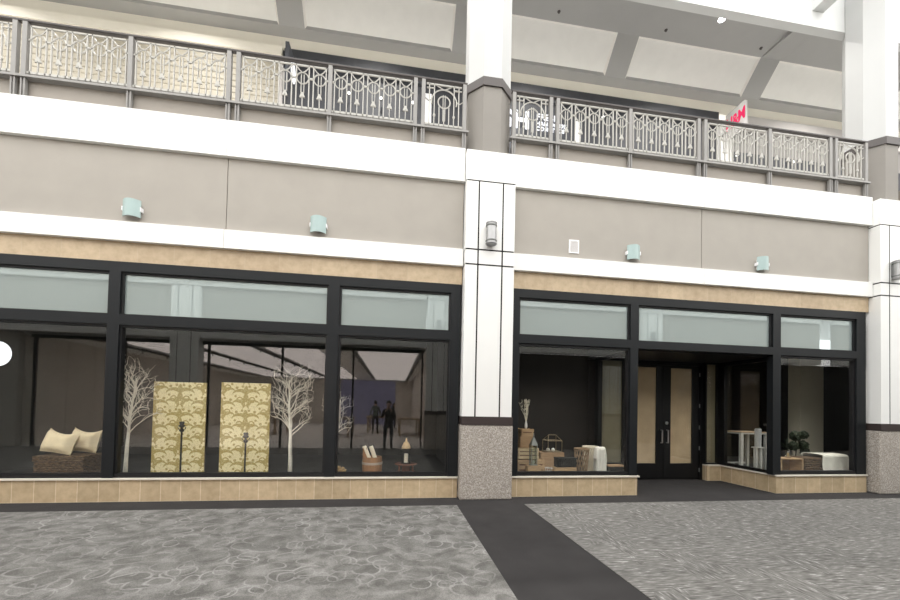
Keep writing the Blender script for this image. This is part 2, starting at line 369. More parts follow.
# ------------------------------------------------------------------ shell
X0, X1 = -20.0, 26.0            # how far the corridor runs
OPP = -7.4                      # face of the opposite side of the corridor
st('floor', bx(X0, X1, OPP-18.5, 1.6, -.2, 0), 'strip')
st('floor_shop', bx(-13, 1.7, OPP-18.4, OPP-.15, 0, .006), 'shop_floor')
st('floor_left', bx(X0, 1.032, OPP, -.53, 0, .006), 'swirl')
st('floor_right', bx(2.14, X1, OPP, -.53, 0, .006), 'dash')
st('wall_end_left', bx(X0-.2, X0, OPP, 3.6, 0, 9.46), 'endwall')
st('wall_end_right', bx(X1, X1+.2, OPP, 3.6, 0, 9.46), 'endwall')

bays = [(-6.47, 1.13, 'left'), (2.03, 9.62, 'right')]
# wall panels and white bands of this side
for x0, x1, s in bays + [(X0, -7.37, 'far_left'), (10.53, X1, 'far_right')]:
    seam = {'left': -2.71, 'right': 5.773}.get(s, (x0+x1)/2)
    g = .006
    st('wall_'+s, bx(x0, seam-g, 0, .25, 4.28, 5.46).box(seam+g, x1, 0, .25, 4.28, 5.46).box(x0, x1, .02, .245, 4.285, 5.455), 'taupe')
    st('trim_lower_'+s, bx(x0, seam-.006, -.07, .25, 3.985, 4.28).box(seam+.006, x1, -.07, .25, 3.985, 4.28).box(x0, x1, -.055, .245, 3.99, 4.275), 'white')
    st('trim_upper_'+s, bx(x0, seam-.006, -.07, .25, 5.46, 6.035).box(seam+.006, x1, -.07, .25, 5.46, 6.035).box(x0, x1, -.055, .245, 5.465, 6.03), 'white')
    st('trim_lintel_'+s, bx(x0, x1, 0, .25, 3.68, 3.985), 'lintel')
    st('trim_curb_'+s, bx(x0, x1, .03, .25, 6.035, 6.345), 'taupe_dark')
st('wall_lower_far_left', bx(X0, -7.37, 0, .25, 0, 3.68), 'endwall')
st('wall_lower_far_right', bx(10.53, X1, 0, .25, 0, 3.68), 'endwall')
st('floor_upper', bx(X0, X1, .25, 4.5, 5.7, 6.15), 'shop_floor')
WY = .46; WZ = at(800, 24, y=WY).z; WB = at(800, 33, z=WZ).y
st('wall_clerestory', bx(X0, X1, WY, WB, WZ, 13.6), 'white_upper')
st('ceiling_upper', bx(X0, X1, WB, 4.5, 11.6, 11.8), 'soffit')

# coffered ceiling above the balcony
cof = MB(); lip = MB(); pan = MB()
ribs = [1.58+4.25*k for k in range(-5, 7)]
yA, zA, yB, zB = 3.15, 10.74, 2.53, 11.35
cof.box(X0, X1, 3.15, 3.48, 10.74, 10.9)
for k, xr in enumerate(ribs):
    col_rib = abs(((xr-1.58)/8.5) - round((xr-1.58)/8.5)) < .01
    cof.prism([(yA, zA), (yB, zB), (yB+.25, zB+.2), (yA+.25, zA+.2)], xr-.3, xr+.3, 'x')
    if col_rib: cof.prism([(yB, zB), (yB-.10, zB-.04), (WB, 11.14), (WB, 11.45), (yB+.1, 11.5)], xr-.3, xr+.3, 'x')
d = Vector((0, yB-yA, zB-zA)).normalized(); nrm = Vector((0, d.z, -d.y)); nrm = nrm if nrm.y > 0 else -nrm
def slope(xa, xb, a0, a1, off):      # a quad on the slope, off metres behind its face
    L = (Vector((0, yB, zB))-Vector((0, yA, zA))).length
    P = [Vector((x, yA, zA)) + d*L*a + nrm*off for a in (a0, a1) for x in (xa, xb)]
    return P
for i in range(len(ribs)-1):
    xa, xb = ribs[i]+.3, ribs[i+1]-.3
    o = slope(xa, xb, 0, 1, 0); q = slope(xa+.05, xb-.05, .06, .96, .06)
    lip.add(o+q, [(0,1,5,4), (1,3,7,5), (3,2,6,7), (2,0,4,6)])
    pan.add(q + [p+nrm*.04 for p in q], [(0,1,3,2), (4,6,7,5), (0,4,5,1), (1,5,7,3), (3,7,6,2), (2,6,4,0)])
cl = room('ceiling')
st('ceiling_ribs', cof, 'soffit', cl); st('coffer_lip', lip, 'coffer_lip', cl); st('coffer_panel', pan, 'coffer', cl)
st('flat_soffit', bx(X0, X1, WB, 2.53, 11.35, 11.5), 'soffit', cl)

# upper shop fronts
st('trim_cream', bx(X0, X1, 3.46, 3.7, 10.42, 10.78), 'cream')
st('wall_upper_dark', bx(-2.92, 9.3, 3.48, 3.7, 6.15, 10.42), 'dark_front')
st('wall_upper_left', bx(X0, -2.93, 3.48, 3.7, 6.15, 10.42), 'dark_front')
st('trim_dark_head', bx(-2.9, 9.3, 3.40, 3.48, 10.0, 10.42), 'dark_front')

# roof girder over the corridor
ga = at(812, 11, y=WY); gb = at(823, 13, y=WY)
gd = bx(ga.x, gb.x, OPP, WY, ga.z, ga.z+.6)
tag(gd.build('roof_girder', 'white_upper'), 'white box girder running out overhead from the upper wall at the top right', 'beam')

# ------------------------------------------------------------------ opposite side (seen in the glass)
obay = [(-6.92+.45, 1.13), (2.03, 9.63), (-15.42+.45, -7.37), (10.53, 18.1), (18.98, X1)]
for i, (x0, x1) in enumerate(obay):
    st('wall_opposite_%d' % (i+1), bx(x0, x1, OPP-.25, OPP, 4.26, 5.5), 'taupe')
    st('trim_opposite_low_%d' % (i+1), bx(x0, x1, OPP-.25, OPP+.07, 3.7, 4.28), 'white')
    st('trim_opposite_high_%d' % (i+1), bx(x0, x1, OPP-.25, OPP+.07, 5.46, 6.03), 'white')
st('floor_opposite_upper', bx(X0, X1, OPP-4, OPP-.25, 5.7, 6.03), 'shop_floor')
st('wall_opposite_upper', bx(X0, X1, OPP-4.2, OPP-4, 6.03, 8.2), 'cream')
st('wall_opposite_dark', bx(2.03, X1, OPP-.6, OPP-.3, 0, 3.7), 'opp_dark')
st('ceiling_shop', bx(X0, 2.03, OPP-18.4, OPP-.25, 3.62, 3.7), 'white')
st('wall_shop_back', bx(-13, 1.7, OPP-18.4, OPP-18.2, 0, 3.62), 'shop_wall')
st('wall_shop_right', bx(1.5, 1.7, OPP-18.2, OPP-.25, 0, 3.62), 'shop_wall')
sw = MB()
for k in range(13): sw.box(-11.9, -11.62, OPP-.3-1.32*(k+1)+.03, OPP-.3-1.32*k, 0, 3.62)
st('wall_shop_left', sw, 'shop_wall')
st('wall_opposite_far_left', bx(X0, -11.9, OPP-.4, OPP-.1, 0, 3.7), 'endwall')
for i, xs in enumerate((-8.6, -6.2, -3.8, -.25)):
    w = 1.15 if i == 3 else .95
    l = tag(bx(xs-w, xs+w, OPP-17, OPP-1.0, 3.595, 3.62).build('ceiling_light', 'shop_lamp'),
        ['long lit ceiling panel by the stone wall of the shop mirrored in the glass', 'second lit ceiling panel from the stone wall, mirrored in the glass',
         'third lit ceiling panel from the stone wall, mirrored in the glass', 'lit ceiling panel mirrored between two dark tracks above the wooden barrel'][i], 'ceiling light', 'lit ceiling panels of the mirrored shop')
for i, xs in enumerate((-10, -7.4, -5.0, -1.52, 1.03)):
    k = thing('light_track', ['dark ceiling track mirrored nearest the stone side wall', 'dark ceiling track mirrored above the left damask screen', 'dark ceiling track mirrored above the right damask screen',
         'dark ceiling track mirrored left of the standing photographer', 'dark ceiling track mirrored right of the standing photographer'][i], 'light track', (xs, OPP-.3, 3.59), 0, 'dark ceiling tracks of the mirrored shop')
    bx(-.05, .05, -16.5, 0, -.06, 0).build('rail', 'black', k)
    for q in range(8): MB().lathe([(.03, -.14), (.045, -.05), (.02, -.04)], (0, -1-1.7*q, -.02), 8).build('spotlight_head', 'lantern_grey', k)
w9 = room('window_9', (0, OPP-.2, 0))
fr = MB()
for xs in (-11.5, -8.9, -6.3, -3.9, -1.46, 1.03): fr.box(xs-.03, xs+.03, -.05, .05, 0, 3.6)
fr.box(-11.6, 1.1, -.05, .05, 3.52, 3.62)
fr.build('frame', 'frame', w9); bx(-11.5, 1.03, -.006, .006, .02, 3.55).build('glass_pane', 'mirror_glass', w9)
tag(bx(-4.2, .15, OPP-18.199, OPP-18.1, .006, 3.55).build('display_screen', 'far_screen'), 'lavender lit wall screen mirrored at the back of the opposite shop', 'screen')

def table(x, y, label):
    t = thing('display_table', label, 'table', (x, y, 0), 0, 'long tables of the mirrored shop')
    bx(-.6, .6, -1.3, 1.3, .84, .92).build('tabletop', 'shop_table', t, bevel=.01)
    for sx in (-1, 1):
        for sy in (-1, 1): bx(sx*.5-.05, sx*.5+.05, sy*1.15-.05, sy*1.15+.05, 0, .84).build('leg', 'shop_table', t)
table(-2.6, OPP-6, 'pale oak table mirrored behind the left bare tree and its mullion')
table(-.9, OPP-9.5, 'pale oak table mirrored left of the standing photographer')
table(.85, OPP-7, 'pale oak table mirrored right of the standing photographer')
table(-6.2, OPP-7, 'pale oak table mirrored between the two damask screens')

# ------------------------------------------------------------------ people (mirrored in the glass)
def skin_mesh(name, verts, edges, mat_fn, mats, parent, sub=2, root=0):
    me = bpy.data.meshes.new(name); me.from_pydata([v[:3] for v in verts], edges, []); me.update()
    o = bpy.data.objects.new(name, me); C.objects.link(o)
    sk = o.modifiers.new('skin', 'SKIN'); sk.use_smooth_shade = True
    for i, v in enumerate(verts):
        d = me.skin_vertices[0].data[i]; d.radius = v[3] if isinstance(v[3], tuple) else (v[3], v[3]); d.use_root = (i == root)
    ss = o.modifiers.new('sub', 'SUBSURF'); ss.levels = sub; ss.render_levels = sub
    dg = bpy.context.evaluated_depsgraph_get(); me2 = bpy.data.meshes.new_from_object(o.evaluated_get(dg)); me2.name = name
    bpy.data.objects.remove(o); bpy.data.meshes.remove(me)
    me2.materials.clear()
    for q in mats: me2.materials.append(M[q])
    for p in me2.polygons: p.material_index = mat_fn(p.center); p.use_smooth = True
    o2 = bpy.data.objects.new(name, me2); C.objects.link(o2); o2.parent = parent
    return o2
def person(label, loc, rz, h, top, legs, phone=False, group=None):
    t = thing('person', label, 'person', loc, rz, group)
    k = h/1.72
    V = []; E = []
    def v(x, y, z, r, p=None):
        V.append((x*k, y*k, z*k, r*k if not isinstance(r, tuple) else (r[0]*k, r[1]*k)))
        if p is not None: E.append((p, len(V)-1))
        return len(V)-1
    pel = v(0, 0, .95, (.15, .105)); wai = v(0, .01, 1.10, (.135, .095), pel); che = v(0, 0, 1.30, (.165, .11), wai); nek0 = v(0, -.01, 1.44, (.10, .075), che)
    nek = v(0, 0, 1.50, .055, nek0); hd0 = v(0, .02, 1.56, (.07, .085), nek); hd1 = v(0, .02, 1.64, (.078, .098), hd0); hd2 = v(0, .01, 1.70, (.05, .06), hd1)
    nose = None
    for s in (-1, 1):
        hip = v(s*.095, 0, .86, .095, pel); kn = v(s*.115, .03, .48, .06, hip); an = v(s*.125, -.01, .09, .043, kn); toe0 = v(s*.13, .03, .045, .042, an); v(s*.145, .17, .035, .033, toe0)
        sh = v(s*.17, -.005, 1.39, .058, che if False else nek0)
        if phone:
            el = v(s*.24, .10, 1.16, .042, sh); wr = v(s*.10, .28, 1.38, .03, el); pa = v(s*.065, .33, 1.44, (.03, .022), wr)
            for f in range(4): a = v(s*.05, .345+.006*f, 1.47+.006*f-.02*f, .009, pa); v(s*.02, .36, 1.475-.02*f, .008, a)
            th = v(s*.045, .30, 1.47, .010, pa); v(s*.02, .315, 1.50, .009, th)
        else:
            el = v(s*.25, .0, 1.12, .042, sh); wr = v(s*.22, .16, .95, .03, el); pa = v(s*.20, .22, .93, (.03, .02), wr)
            for f in range(4): a = v(s*(.175+.018*f), .28, .915, .009, pa); v(s*(.175+.018*f), .31, .895, .008, a)
            th = v(s*.165, .235, .93, .010, pa); v(s*.15, .27, .925, .009, th)
    def mf(c):
        x, y, z = c[0]/k, c[1]/k, c[2]/k
        if z > 1.475 and abs(x) < .12 and y < .2: return 0
        if y > .27 and z > 1.36: return 0
        if not phone and y > .17 and .85 < z < 1.0: return 0
        if z < .10: return 3
        return 2 if z < .96 and not (abs(x) > .19) else 1
    skin_mesh('body', V, E, mf, ['skin', top, legs, 'shoe'], t)
    for s in (-1, 1): MB().ball((s*.03*k, .108*k, 1.625*k), .011*k, 8, 6).build('eye', 'sign_white', t, smooth=True)
    MB().ball((0, .118*k, 1.60*k), .014*k, 8, 6, (.8, 1, 1.4)).build('nose', 'skin', t, smooth=True)
    MB().ball((0, .104*k, 1.56*k), .016*k, 8, 6, (1.5, .5, .4)).build('mouth', 'redwood', t, smooth=True)
    for s in (-1, 1): MB().ball((s*.086*k, .01*k, 1.62*k), .024*k, 8, 6, (.4, .8, 1.2)).build('ear', 'skin', t, smooth=True)
    MB().ball((0, -.02*k, 1.66*k), .105*k, 14, 10, (.92, 1.0, .95)).build('hair', 'hair', t, smooth=True)
    return t
person('person in dark jacket and trousers taking the photograph, mirrored above the barrel', (-.15, OPP+.35, 0), 0, 1.70, 'blackc', 'navy', True)
ph = thing('phone', 'small dark phone held up by the photographer mirrored in the glass', 'phone', (-.0, OPP+.71, 1.47))
bx(-.04, .04, -.005, .005, -.08, .08).build('case', 'blackc', ph, bevel=.003); bx(-.036, .036, -.0065, -.0045, -.074, .074).build('screen', 'navy', ph)
person('person in grey green top standing at a table, mirrored left of the photographer', (-.95, OPP-7.4, 0), PI, 1.78, 'teal', 'blackc')
person('person in pale top standing far back, mirrored just right of the photographer', (.05, OPP-12.2, 0), -.9, 1.68, 'light', 'navy')
person('person in black clothes mirrored behind the bare tree near the mullion', (-3.3, OPP-7, 0), PI/2, 1.7, 'blackc', 'blackc')

# ------------------------------------------------------------------ pillars
def pillar(x, label, opp=False, high=True):
    sgn = 1
    t = thing('pillar', label, 'pillar', (x, OPP if opp else 0, 0), PI if opp else 0, 'white pillars between the shopfronts' if False else None)
    # local x 0..0.9, front face at y -.19
    o = 0
    g = .013
    bx(o+.0, o+.905, -.19, .24, 0, 1.258).build('granite_base', 'gran', t, bevel=.02)
    bx(o+.008, o+.892, -.20, .24, 1.258, 1.40).build('dark_band', 'groove', t)
    p = MB(); xs = [.014, .235, .658, .872]; zs = [1.40, 3.984, 4.241, 5.425]
    for i in range(3):
        for j in range(3):
            p.box(o+xs[i]+(g if i else 0), o+xs[i+1]-(g if i < 2 else 0), -.19, .24, zs[j]+(g if j else 0), zs[j+1]-g)
    p.build('white_panels', 'white', t)
    bx(o+.03, o+.86, -.186, .235, 1.40, 5.434).build('joint_core', 'joint', t)
    bx(o+.010, o+.880, -.19, .24, 5.434, 5.95 if not opp else 6.03).build('cap', 'white', t)
    return t
pillar(1.13, 'white panelled pillar with speckled granite foot between the two storefronts')
pillar(9.62, 'white panelled pillar with granite foot at the right edge of the photo')
pillar(-7.37, 'white panelled pillar beyond the left end of the left storefront')
for x, w in ((2.03, 'above the barrel window'), (10.53, 'above the recessed doors'), (-6.47, 'in the transom over the damask screens')):
    pillar(x, 'white pillar of the opposite side mirrored in the transom glass ' + w, True)

# upper octagonal columns
def octa(a, c, grow=0):
    r = (a+grow)/math.cos(PI/8)
    return [(c[0]+r*math.cos(PI/8+PI/4*i), c[1]+r*math.sin(PI/8+PI/4*i)) for i in range(8)]
def column(x, label):
    t = thing('column', label, 'column', (x, .285, 5.95))
    MB().prism(octa(.385, (0,0)), 0, 1.21).build('taupe_shaft', 'col_taupe', t)
    MB().prism(octa(.385, (0,0), .03), 1.21, 1.36).build('dark_band', 'col_band', t)
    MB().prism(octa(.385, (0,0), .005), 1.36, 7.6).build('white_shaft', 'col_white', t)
column(1.585, 'eight sided column, white over taupe, rising from the middle pillar')
column(10.06, 'eight sided column, white over taupe, at the right edge of the photo')
column(-6.915, 'eight sided column above the pillar beyond the left storefront')

# ------------------------------------------------------------------ balcony railings
def grille5(t, x0, x1, yc=0):
    """panel with five ring motifs between two posts, bottom and top as in the photo"""
    zb, zt = 6.40, 7.135
    p = MB(); y0, y1 = -.012, .012
    p.box(x0, x1, y0, y1, zb, zb+.035); p.box(x0+.02, x1-.02, y0, y1, zt-.02, zt); 
    w = x1-x0; pitch = w/5.0
    zc = 6.915; r = .094
    g = None
    cx = [x0+pitch*(i+.5) for i in range(5)]
    bw = .0075
    for i, c in enumerate(cx):
        # pair of balusters between motifs, and those under the ring
        for dx in (-pitch*.5+.035, pitch*.5-.035):
            p.box(c+dx-bw, c+dx+bw, y0, y1, zb, zt)
        p.box(c-bw*.8, c+bw*.8, y0, y1, zb, zc-r-.21)
        for s in (-1, 1):
            p.box(c+s*.022-.005, c+s*.022+.005, y0, y1, zc-r-.15, zc+.06)
            # sloping arms from the ring up to the top rail and from ring outwards
            p.tube([(c, 0, zc+r*.95), (c+s*.05, 0, zc+r+.035), (c+s*(pitch*.5-.03), 0, zt-.02)], .010, 4)
            p.box(min(c+s*r, c+s*pitch*.5), max(c+s*r, c+s*pitch*.5), y0, y1, zc-.012, zc+.012)
    g = p.build('grille_panel', 'rail_white', t)
    for c in cx:
        MB().ring((c, 0, zc), r, .012, 20).build('ring', 'rail_white', g)
        q = MB(); q.prism([(c-.045, zc-.325), (c+.045, zc-.325), (c+.014, zc-.24), (c-.014, zc-.24)], -.012, .012, 'y')
        q.build('arrowhead', 'rail_white', g)
def grille1(t, x0, x1):
    zb, zt = 6.40, 7.135
    p = MB(); y0, y1 = -.012, .012; c = (x0+x1)/2; bw = .0075
    p.box(x0, x1, y0, y1, zb, zb+.035); p.box(x0+.02, x1-.02, y0, y1, zt-.02, zt); p.box(x0+.02, c-.17, y0, y1, zt-.085, zt-.073); p.box(c+.17, x1-.02, y0, y1, zt-.085, zt-.073)
    for k in range(-3, 4):
        dx = k*(x1-x0)/7.6
        p.box(c+dx-bw, c+dx+bw, y0, y1, zb, zt if abs(k) > 1 else (6.74 if k else 6.70))
    for s in (-1, 1):
        p.tube([(c, 0, 7.045), (c+s*.15, 0, zt-.012)], .010, 4)
        p.tube([(c+s*.215, 0, 6.86), (c+s*.27, 0, 6.83), (x0 if s < 0 else x1, 0, 6.87)], .011, 4)
        p.box(c+s*.018-.005, c+s*.018+.005, y0, y1, 6.5, 6.95)
    g = p.build('grille_panel', 'rail_white', t)
    MB().ring((c, 0, 6.83), .105, .013, 20).build('ring', 'rail_white', g)
    a = MB(); a.tube([(c+.22*math.cos(q), 0, 6.83+.22*math.sin(q)) for q in [PI*(i-1)/14 for i in range(17)]], .013, 4); a.build('arch', 'rail_white', g)
    for s in (-1, 1):
        xx = c+s*(x1-x0)/7.6*2
        MB().prism([(xx-.022, 6.585), (xx, 6.555), (xx+.022, 6.585), (xx, 6.63)], -.014, .014, 'y').build('arrowhead', 'rail_white', g)
def railing(x0, x1, label):
    t = thing('balcony_railing', label, 'railing', (0, -.02, 0))
    L = x1-x0
    ps = [.045, .735, .865, 2.29, 3.71, 3.85, 5.275, 6.69, 6.825, L-.045]
    hr = MB().box(x0, x1, -.035, .035, 7.175, 7.212); hr.build('handrail', 'hand', t, bevel=.010)
    bx(x0-.03, x1+.03, -.05, .05, 6.325, 6.36).build('bottom_rail', 'rail_grey', t)
    for q in ps:
        p = bx(x0+q-.032, x0+q+.032, -.032, .032, 6.36, 7.175).build('post', 'rail_grey', t)
        MB().box(x0+q-.032, x0+q-.012, -.03, .02, 6.037, 6.325).box(x0+q+.012, x0+q+.032, -.03, .02, 6.037, 6.325).box(x0+q-.012, x0+q+.012, -.01, .02, 6.037, 6.325).build('foot', 'rail_grey', p)
    a = .034
    grille1(t, x0+ps[0]+a, x0+ps[1]-a); grille1(t, x0+ps[8]+a, x0+ps[9]-a)
    for i in (2, 3, 5, 6): grille5(t, x0+ps[i]+a, x0+ps[i+1]-a)
railing(-6.44, 1.15, 'grey and off white balcony railing above the left storefront')
railing(1.955, 9.555, 'grey and off white balcony railing above the right storefront')

# ------------------------------------------------------------------ upper shops
sh = thing('roller_shutter', 'cream slatted roller shutter closed behind the upper left railing', 'shutter', (-5.5, 3.48, 6.15))
s_ = MB()
for k in range(27): s_.prism([(-.03, k*.15), (-.045, k*.15+.02), (-.045, k*.15+.12), (-.03, k*.15+.148), (-.01, k*.15+.148), (-.01, k*.15)], -6.5, 2.5, 'x')
s_.build('slats', 'shutter', sh); bx(-6.5, 2.55, -.12, -.001, 4.05, 4.27).build('housing', 'cream', sh)
bx(2.5, 2.58, -.09, 0, 0, 4.05).build('guide_rail', 'signface', sh)
# blade sign: dark triangle with a white disc
bs = thing('blade_sign', 'dark tapered blade sign with a white oval beside the cream shutter', 'sign', (-2.62, 2.6, 0))
MB().prism([(0, 9.87), (.62, 9.87), (.62, 9.55), (.3, 9.0), (0, 8.7)], -.03, .05, 'x').build('panel', 'dark_front', bs)
MB().prism([(.38+.2*math.cos(2*PI*i/24), 9.5+.26*math.sin(2*PI*i/24)) for i in range(24)], .05, .062, 'x').build('white_oval', 'sign_lit', bs)
# wall sign with white lettering
ls = thing('shop_sign', 'large white lettering on the dark upper shopfront right of the middle column', 'sign', (0, 3.40, 0))
rot = (PI/2, 0, 0)
b1 = at(509, 126.3, y=3.38); b2 = at(530.5, 129, y=3.38)
text('LUSH', .66, 'sign_lit', 'large_lettering', ls, (1.93, -.002, 9.18), rot, .02, .014, 1.0, 1.0)
for k, w in enumerate(('FRESH', 'HANDMADE', 'COSMETICS')):
    text(w, (.235, .15, .15)[k], 'sign_lit', 'small_lettering', ls, (3.68, -.002, (9.47, 9.315, 9.17)[k]), rot, .01, .0015, 1.04)
# pink blade sign
hm = thing('blade_sign', 'grey blade sign with pink letters above the right railing', 'sign', (9.33, 2.58, 9.45))
bx(0, .09, 0, .62, 0, .70).build('case', 'signface', hm, bevel=.005)
text('H&M', .46, 'pink', 'lettering', hm, (-.002, .60, .22), (PI/2, 0, -PI/2), .004, .012, .92, .66)
bx(.03, .06, .62, .775, .2, .26).build('bracket', 'rail_grey', hm)
# pale shopfront on the right
hf = thing('shopfront', 'pale grey shopfront behind the upper right railing', 'shopfront', (9.3, 3.48, 6.15))
bx(0, .42, -.12, .2, 0, 3.95).build('white_jamb', 'white', hf)
bx(.42, 9, -.10, .2, 3.86, 4.27).build('fascia', 'signface', hf)
bx(.42, 9, -.02, .0, 3.2, 3.86).build('upper_glass', 'rail_grey', hf)
bx(.42, 9, -.02, .0, 0, 3.2).build('window_glass', 'dark_front', hf)
for x in (1.3, 2.4, 3.5, 4.6): bx(x, x+.05, -.05, -.02, 0, 3.86).build('mullion', 'rail_grey', hf)
spots = [(285+64, 93), (285+96, 98), (413, 102.5), (603, 117), (628.5, 121), (737, 155.5), (793, 162), (832.5, 153), (838.5, 159.5)]
gl = ['small lit shop spot behind the third ring left of the middle column', 'small lit shop spot low behind the left railing near the long post', 'faint lit shop spot beside the paired posts left of the middle column', 'small lit shop spot behind the rings right of the white sign', 'small lit shop spot left of the single post past the white sign',
      'lit shop spot low under the pink blade sign', 'lit shop spot low behind the right hand ring panel', 'lit shop spot between the last paired posts', 'lit shop spot beside the last narrow panel']
for (px, py), lb in zip(spots, gl):
    p = at(px, py, y=3.30)
    q = thing('spotlight', lb, 'light', p, 0, 'small lit spots in the upper shops')
    MB().ball((0, 0, 0), .035, 10, 8).build('lamp', 'spot_lamp', q, smooth=True)
    bx(-.02, .02, .02, .08, -.02, .02).build('mount', 'lantern_grey', q)
# white paper notices in the dark front
for (px, py, w, h, lb) in ((428, 110, .18, .9, 'tall white poster behind the narrow railing panel left of the column'), (577.5, 135, .16, .8, 'tall white poster behind the railing right of the white sign')):
    p = at(px, py, y=3.46)
    tag(bx(-w/2, w/2, -.012, .0, -h/2, h/2).build('poster', 'sign_white', None, loc=(p.x, 3.481, p.z)), lb, 'poster')
dl = thing('downlight', 'bright round downlight in the upper soffit near the top right', 'light', at(722, 19, z=11.345))
MB().lathe([(.075, 0), (.075, -.008), (.06, -.008)], (0,0,0), 20).build('lens', 'lamp', dl); MB().ring((0, 0, -.004), .09, .012, 20, 'z').build('trim_ring', 'signface', dl)
for (px, py, lb) in ((559, 11.5, 'dark sprinkler head in the soffit nearest the middle column'), (666, 30, 'dark sprinkler head in the soffit above the middle coffer'), (761, 48, 'dark sprinkler head in the soffit left of the wide rib'), (844.5, 62.5, 'dark sprinkler head in the soffit against the right column')):
    q = thing('sprinkler', lb, 'sprinkler', at(px, py, z=11.345), 0, 'sprinkler heads in the upper soffit')
    MB().lathe([(.04, 0), (.04, -.008), (.025, -.014)], (0,0,0), 12).build('cover', 'col_band', q); MB().lathe([(.010, -.014), (.010, -.03), (.022, -.033), (.022, -.038)], (0,0,0), 10).build('head', 'col_band', q)

# ------------------------------------------------------------------ wall fittings
def sconce(px, py, lb):
    p = at(px, py, y=-.08)
    t = thing('wall_sconce', lb, 'wall light', (p.x, 0, p.z), 0, 'blue glass wall lights on the taupe wall')
    bx(-.10, .10, -.05, 0, -.09, .09).build('back_plate', 'signface', t)
    pr = []
    for i in range(13):
        a = -1+2*i/12; pr.append((a*.125, -.055-.075*(1-a*a)))
    poly = pr + [(x, y+.012) for x, y in reversed(pr)]
    MB().prism(poly, -.13, .135).build('shade', 'sconce', t)
    for s in (-1, 1): bx(s*.128-.008, s*.128+.009, -.070, 0, -.035, .03).build('clip', 'sign_white', t, bevel=.004)
sconce(130.5, 208, 'pale blue glass wall light left of the panel seam, leftmost of the four')
sconce(318, 224.5, 'pale blue glass wall light between the panel seam and the middle pillar')
sconce(634.5, 252.5, 'pale blue glass wall light beside the small white wall grille')
sconce(764.2, 263.8, 'pale blue glass wall light right of the right panel seam')
def cyl_light(x, lb):
    t = thing('pillar_light', lb, 'wall light', (x, -.19, 4.49), 0, 'round metal lights on the pillars')
    pr = lambda z0, z1, r: [(r, z0), (r, z1)]
    MB().lathe(pr(-.17, .17, .085), (0, -.09, 0), 20).build('shade', 'chrome_grey', t, smooth=False)
    for z in (-.175, -.13, .125, .17): MB().lathe([(.09, z-.012), (.096, z-.006), (.096, z+.006), (.09, z+.012)], (0, -.09, 0), 20).build('band', 'lantern_grey' if abs(z) < .15 else 'chrome_grey', t)
    bx(-.05, .05, -.03, 0, -.12, .12).build('mount', 'chrome_grey', t)
cyl_light(at(491.3, 235, y=-.28).x, 'grey cylindrical wall light on the middle pillar')
cyl_light(at(897.5, 271, y=-.28).x+.03, 'grey cylindrical wall light on the pillar at the right edge')
for xs, w in ((1.58, 'over the barrel window'), (10.08, 'over the recessed doors')):
    t = thing('pillar_light', 'grey cylindrical light on the mirrored pillar ' + w, 'wall light', (xs, OPP+.19, 4.51))
    MB().lathe([(.085, -.17), (.085, .17)], (0, .09, 0), 16).build('shade', 'chrome_grey', t); bx(-.05, .05, 0, .03, -.12, .12).build('mount', 'chrome_grey', t)
p = at(573.8, 246.8, y=0)
v = thing('wall_grille', 'small white rectangular grille on the taupe wall of the right bay', 'grille', (p.x, 0, p.z))
MB().box(-.095, .095, -.015, 0, .10, .12).box(-.095, .095, -.015, 0, -.12, -.10).box(-.095, -.075, -.015, 0, -.10, .10).box(.075, .095, -.015, 0, -.10, .10).build('frame', 'sign_white', v)
bx(-.08, .08, -.004, 0, -.105, .105).build('back_plate', 'sign_white', v)
sl = MB()
for k in range(9): sl.box(-.075, .075, -.010, 0, -.095+k*.0215, -.095+k*.0215+.014)
sl.build('louvres', 'signface', v)

# ------------------------------------------------------------------ storefronts
GY = .07
def frame_bar(p, x0, x1, z0, z1, y0=0, y1=.13): p.box(x0, x1, y0, y1, z0, z1)
ZB, ZT0, ZT1, ZH0, ZH1 = .36, 2.705, 2.865, 3.527, 3.68
w1 = room('window_1')
f = MB(); frame_bar(f, -6.5, 1.115, ZH0, ZH1); f.build('head', 'frame', w1)
for a, b in ((-6.33, -4.345), (-4.19, -1.10), (-.925, .945)): bx(a, b, 0, .13, ZT0, ZT1).build('transom_bar', 'frame', w1)
for a, b in ((-6.33, -4.345), (-4.19, -1.10), (-.925, .945)): bx(a, b, .02, .13, ZB, .415).build('bottom_rail', 'black', w1)
lm = [(-6.5, -6.33), (-4.345, -4.19), (-1.10, -.925), (.945, 1.115)]
for a, b in lm: bx(a, b, 0, .13, ZB, ZH0).build('mullion', 'frame', w1)
def bays_glass(w, edges, both=True, low=True):
    for (a, b) in edges:
        for z0, z1, mt, nm in ((ZT1, ZH0, 'transom', 'transom_panel'), (.415, ZT0, 'glass', 'glass_pane')):
            if nm == 'glass_pane' and not low: continue
            g = MB().box(a, a+.03, .03, .12, z0, z1).box(b-.03, b, .03, .12, z0, z1).box(a+.03, b-.03, .03, .12, z1-.03, z1).box(a+.03, b-.03, .03, .12, z0, z0+.015)
            g.build('glazing_bead', 'black', w)
            bx(a+.03, b-.03, GY-.004, GY+.004, z0+.015, z1-.03).build(nm, mt, w)
bays_glass(w1, [(-6.33, -4.345), (-4.19, -1.10), (-.925, .945)])
st('baseboard_left', bx(-6.5, 1.115, 0, .16, 0, .335), 'tile'); st('trim_sill_left', bx(-6.5, 1.125, -.03, .16, .335, .36), 'sill')
w2 = room('window_2')
bx(2.065, 9.55, 0, .13, ZH0, ZH1).build('head', 'frame', w2)
for a, b in ((2.17, 4.32), (4.477, 7.365), (7.54, 9.33)): bx(a, b, 0, .13, ZT0+.01, ZT1).build('transom_bar', 'frame', w2)
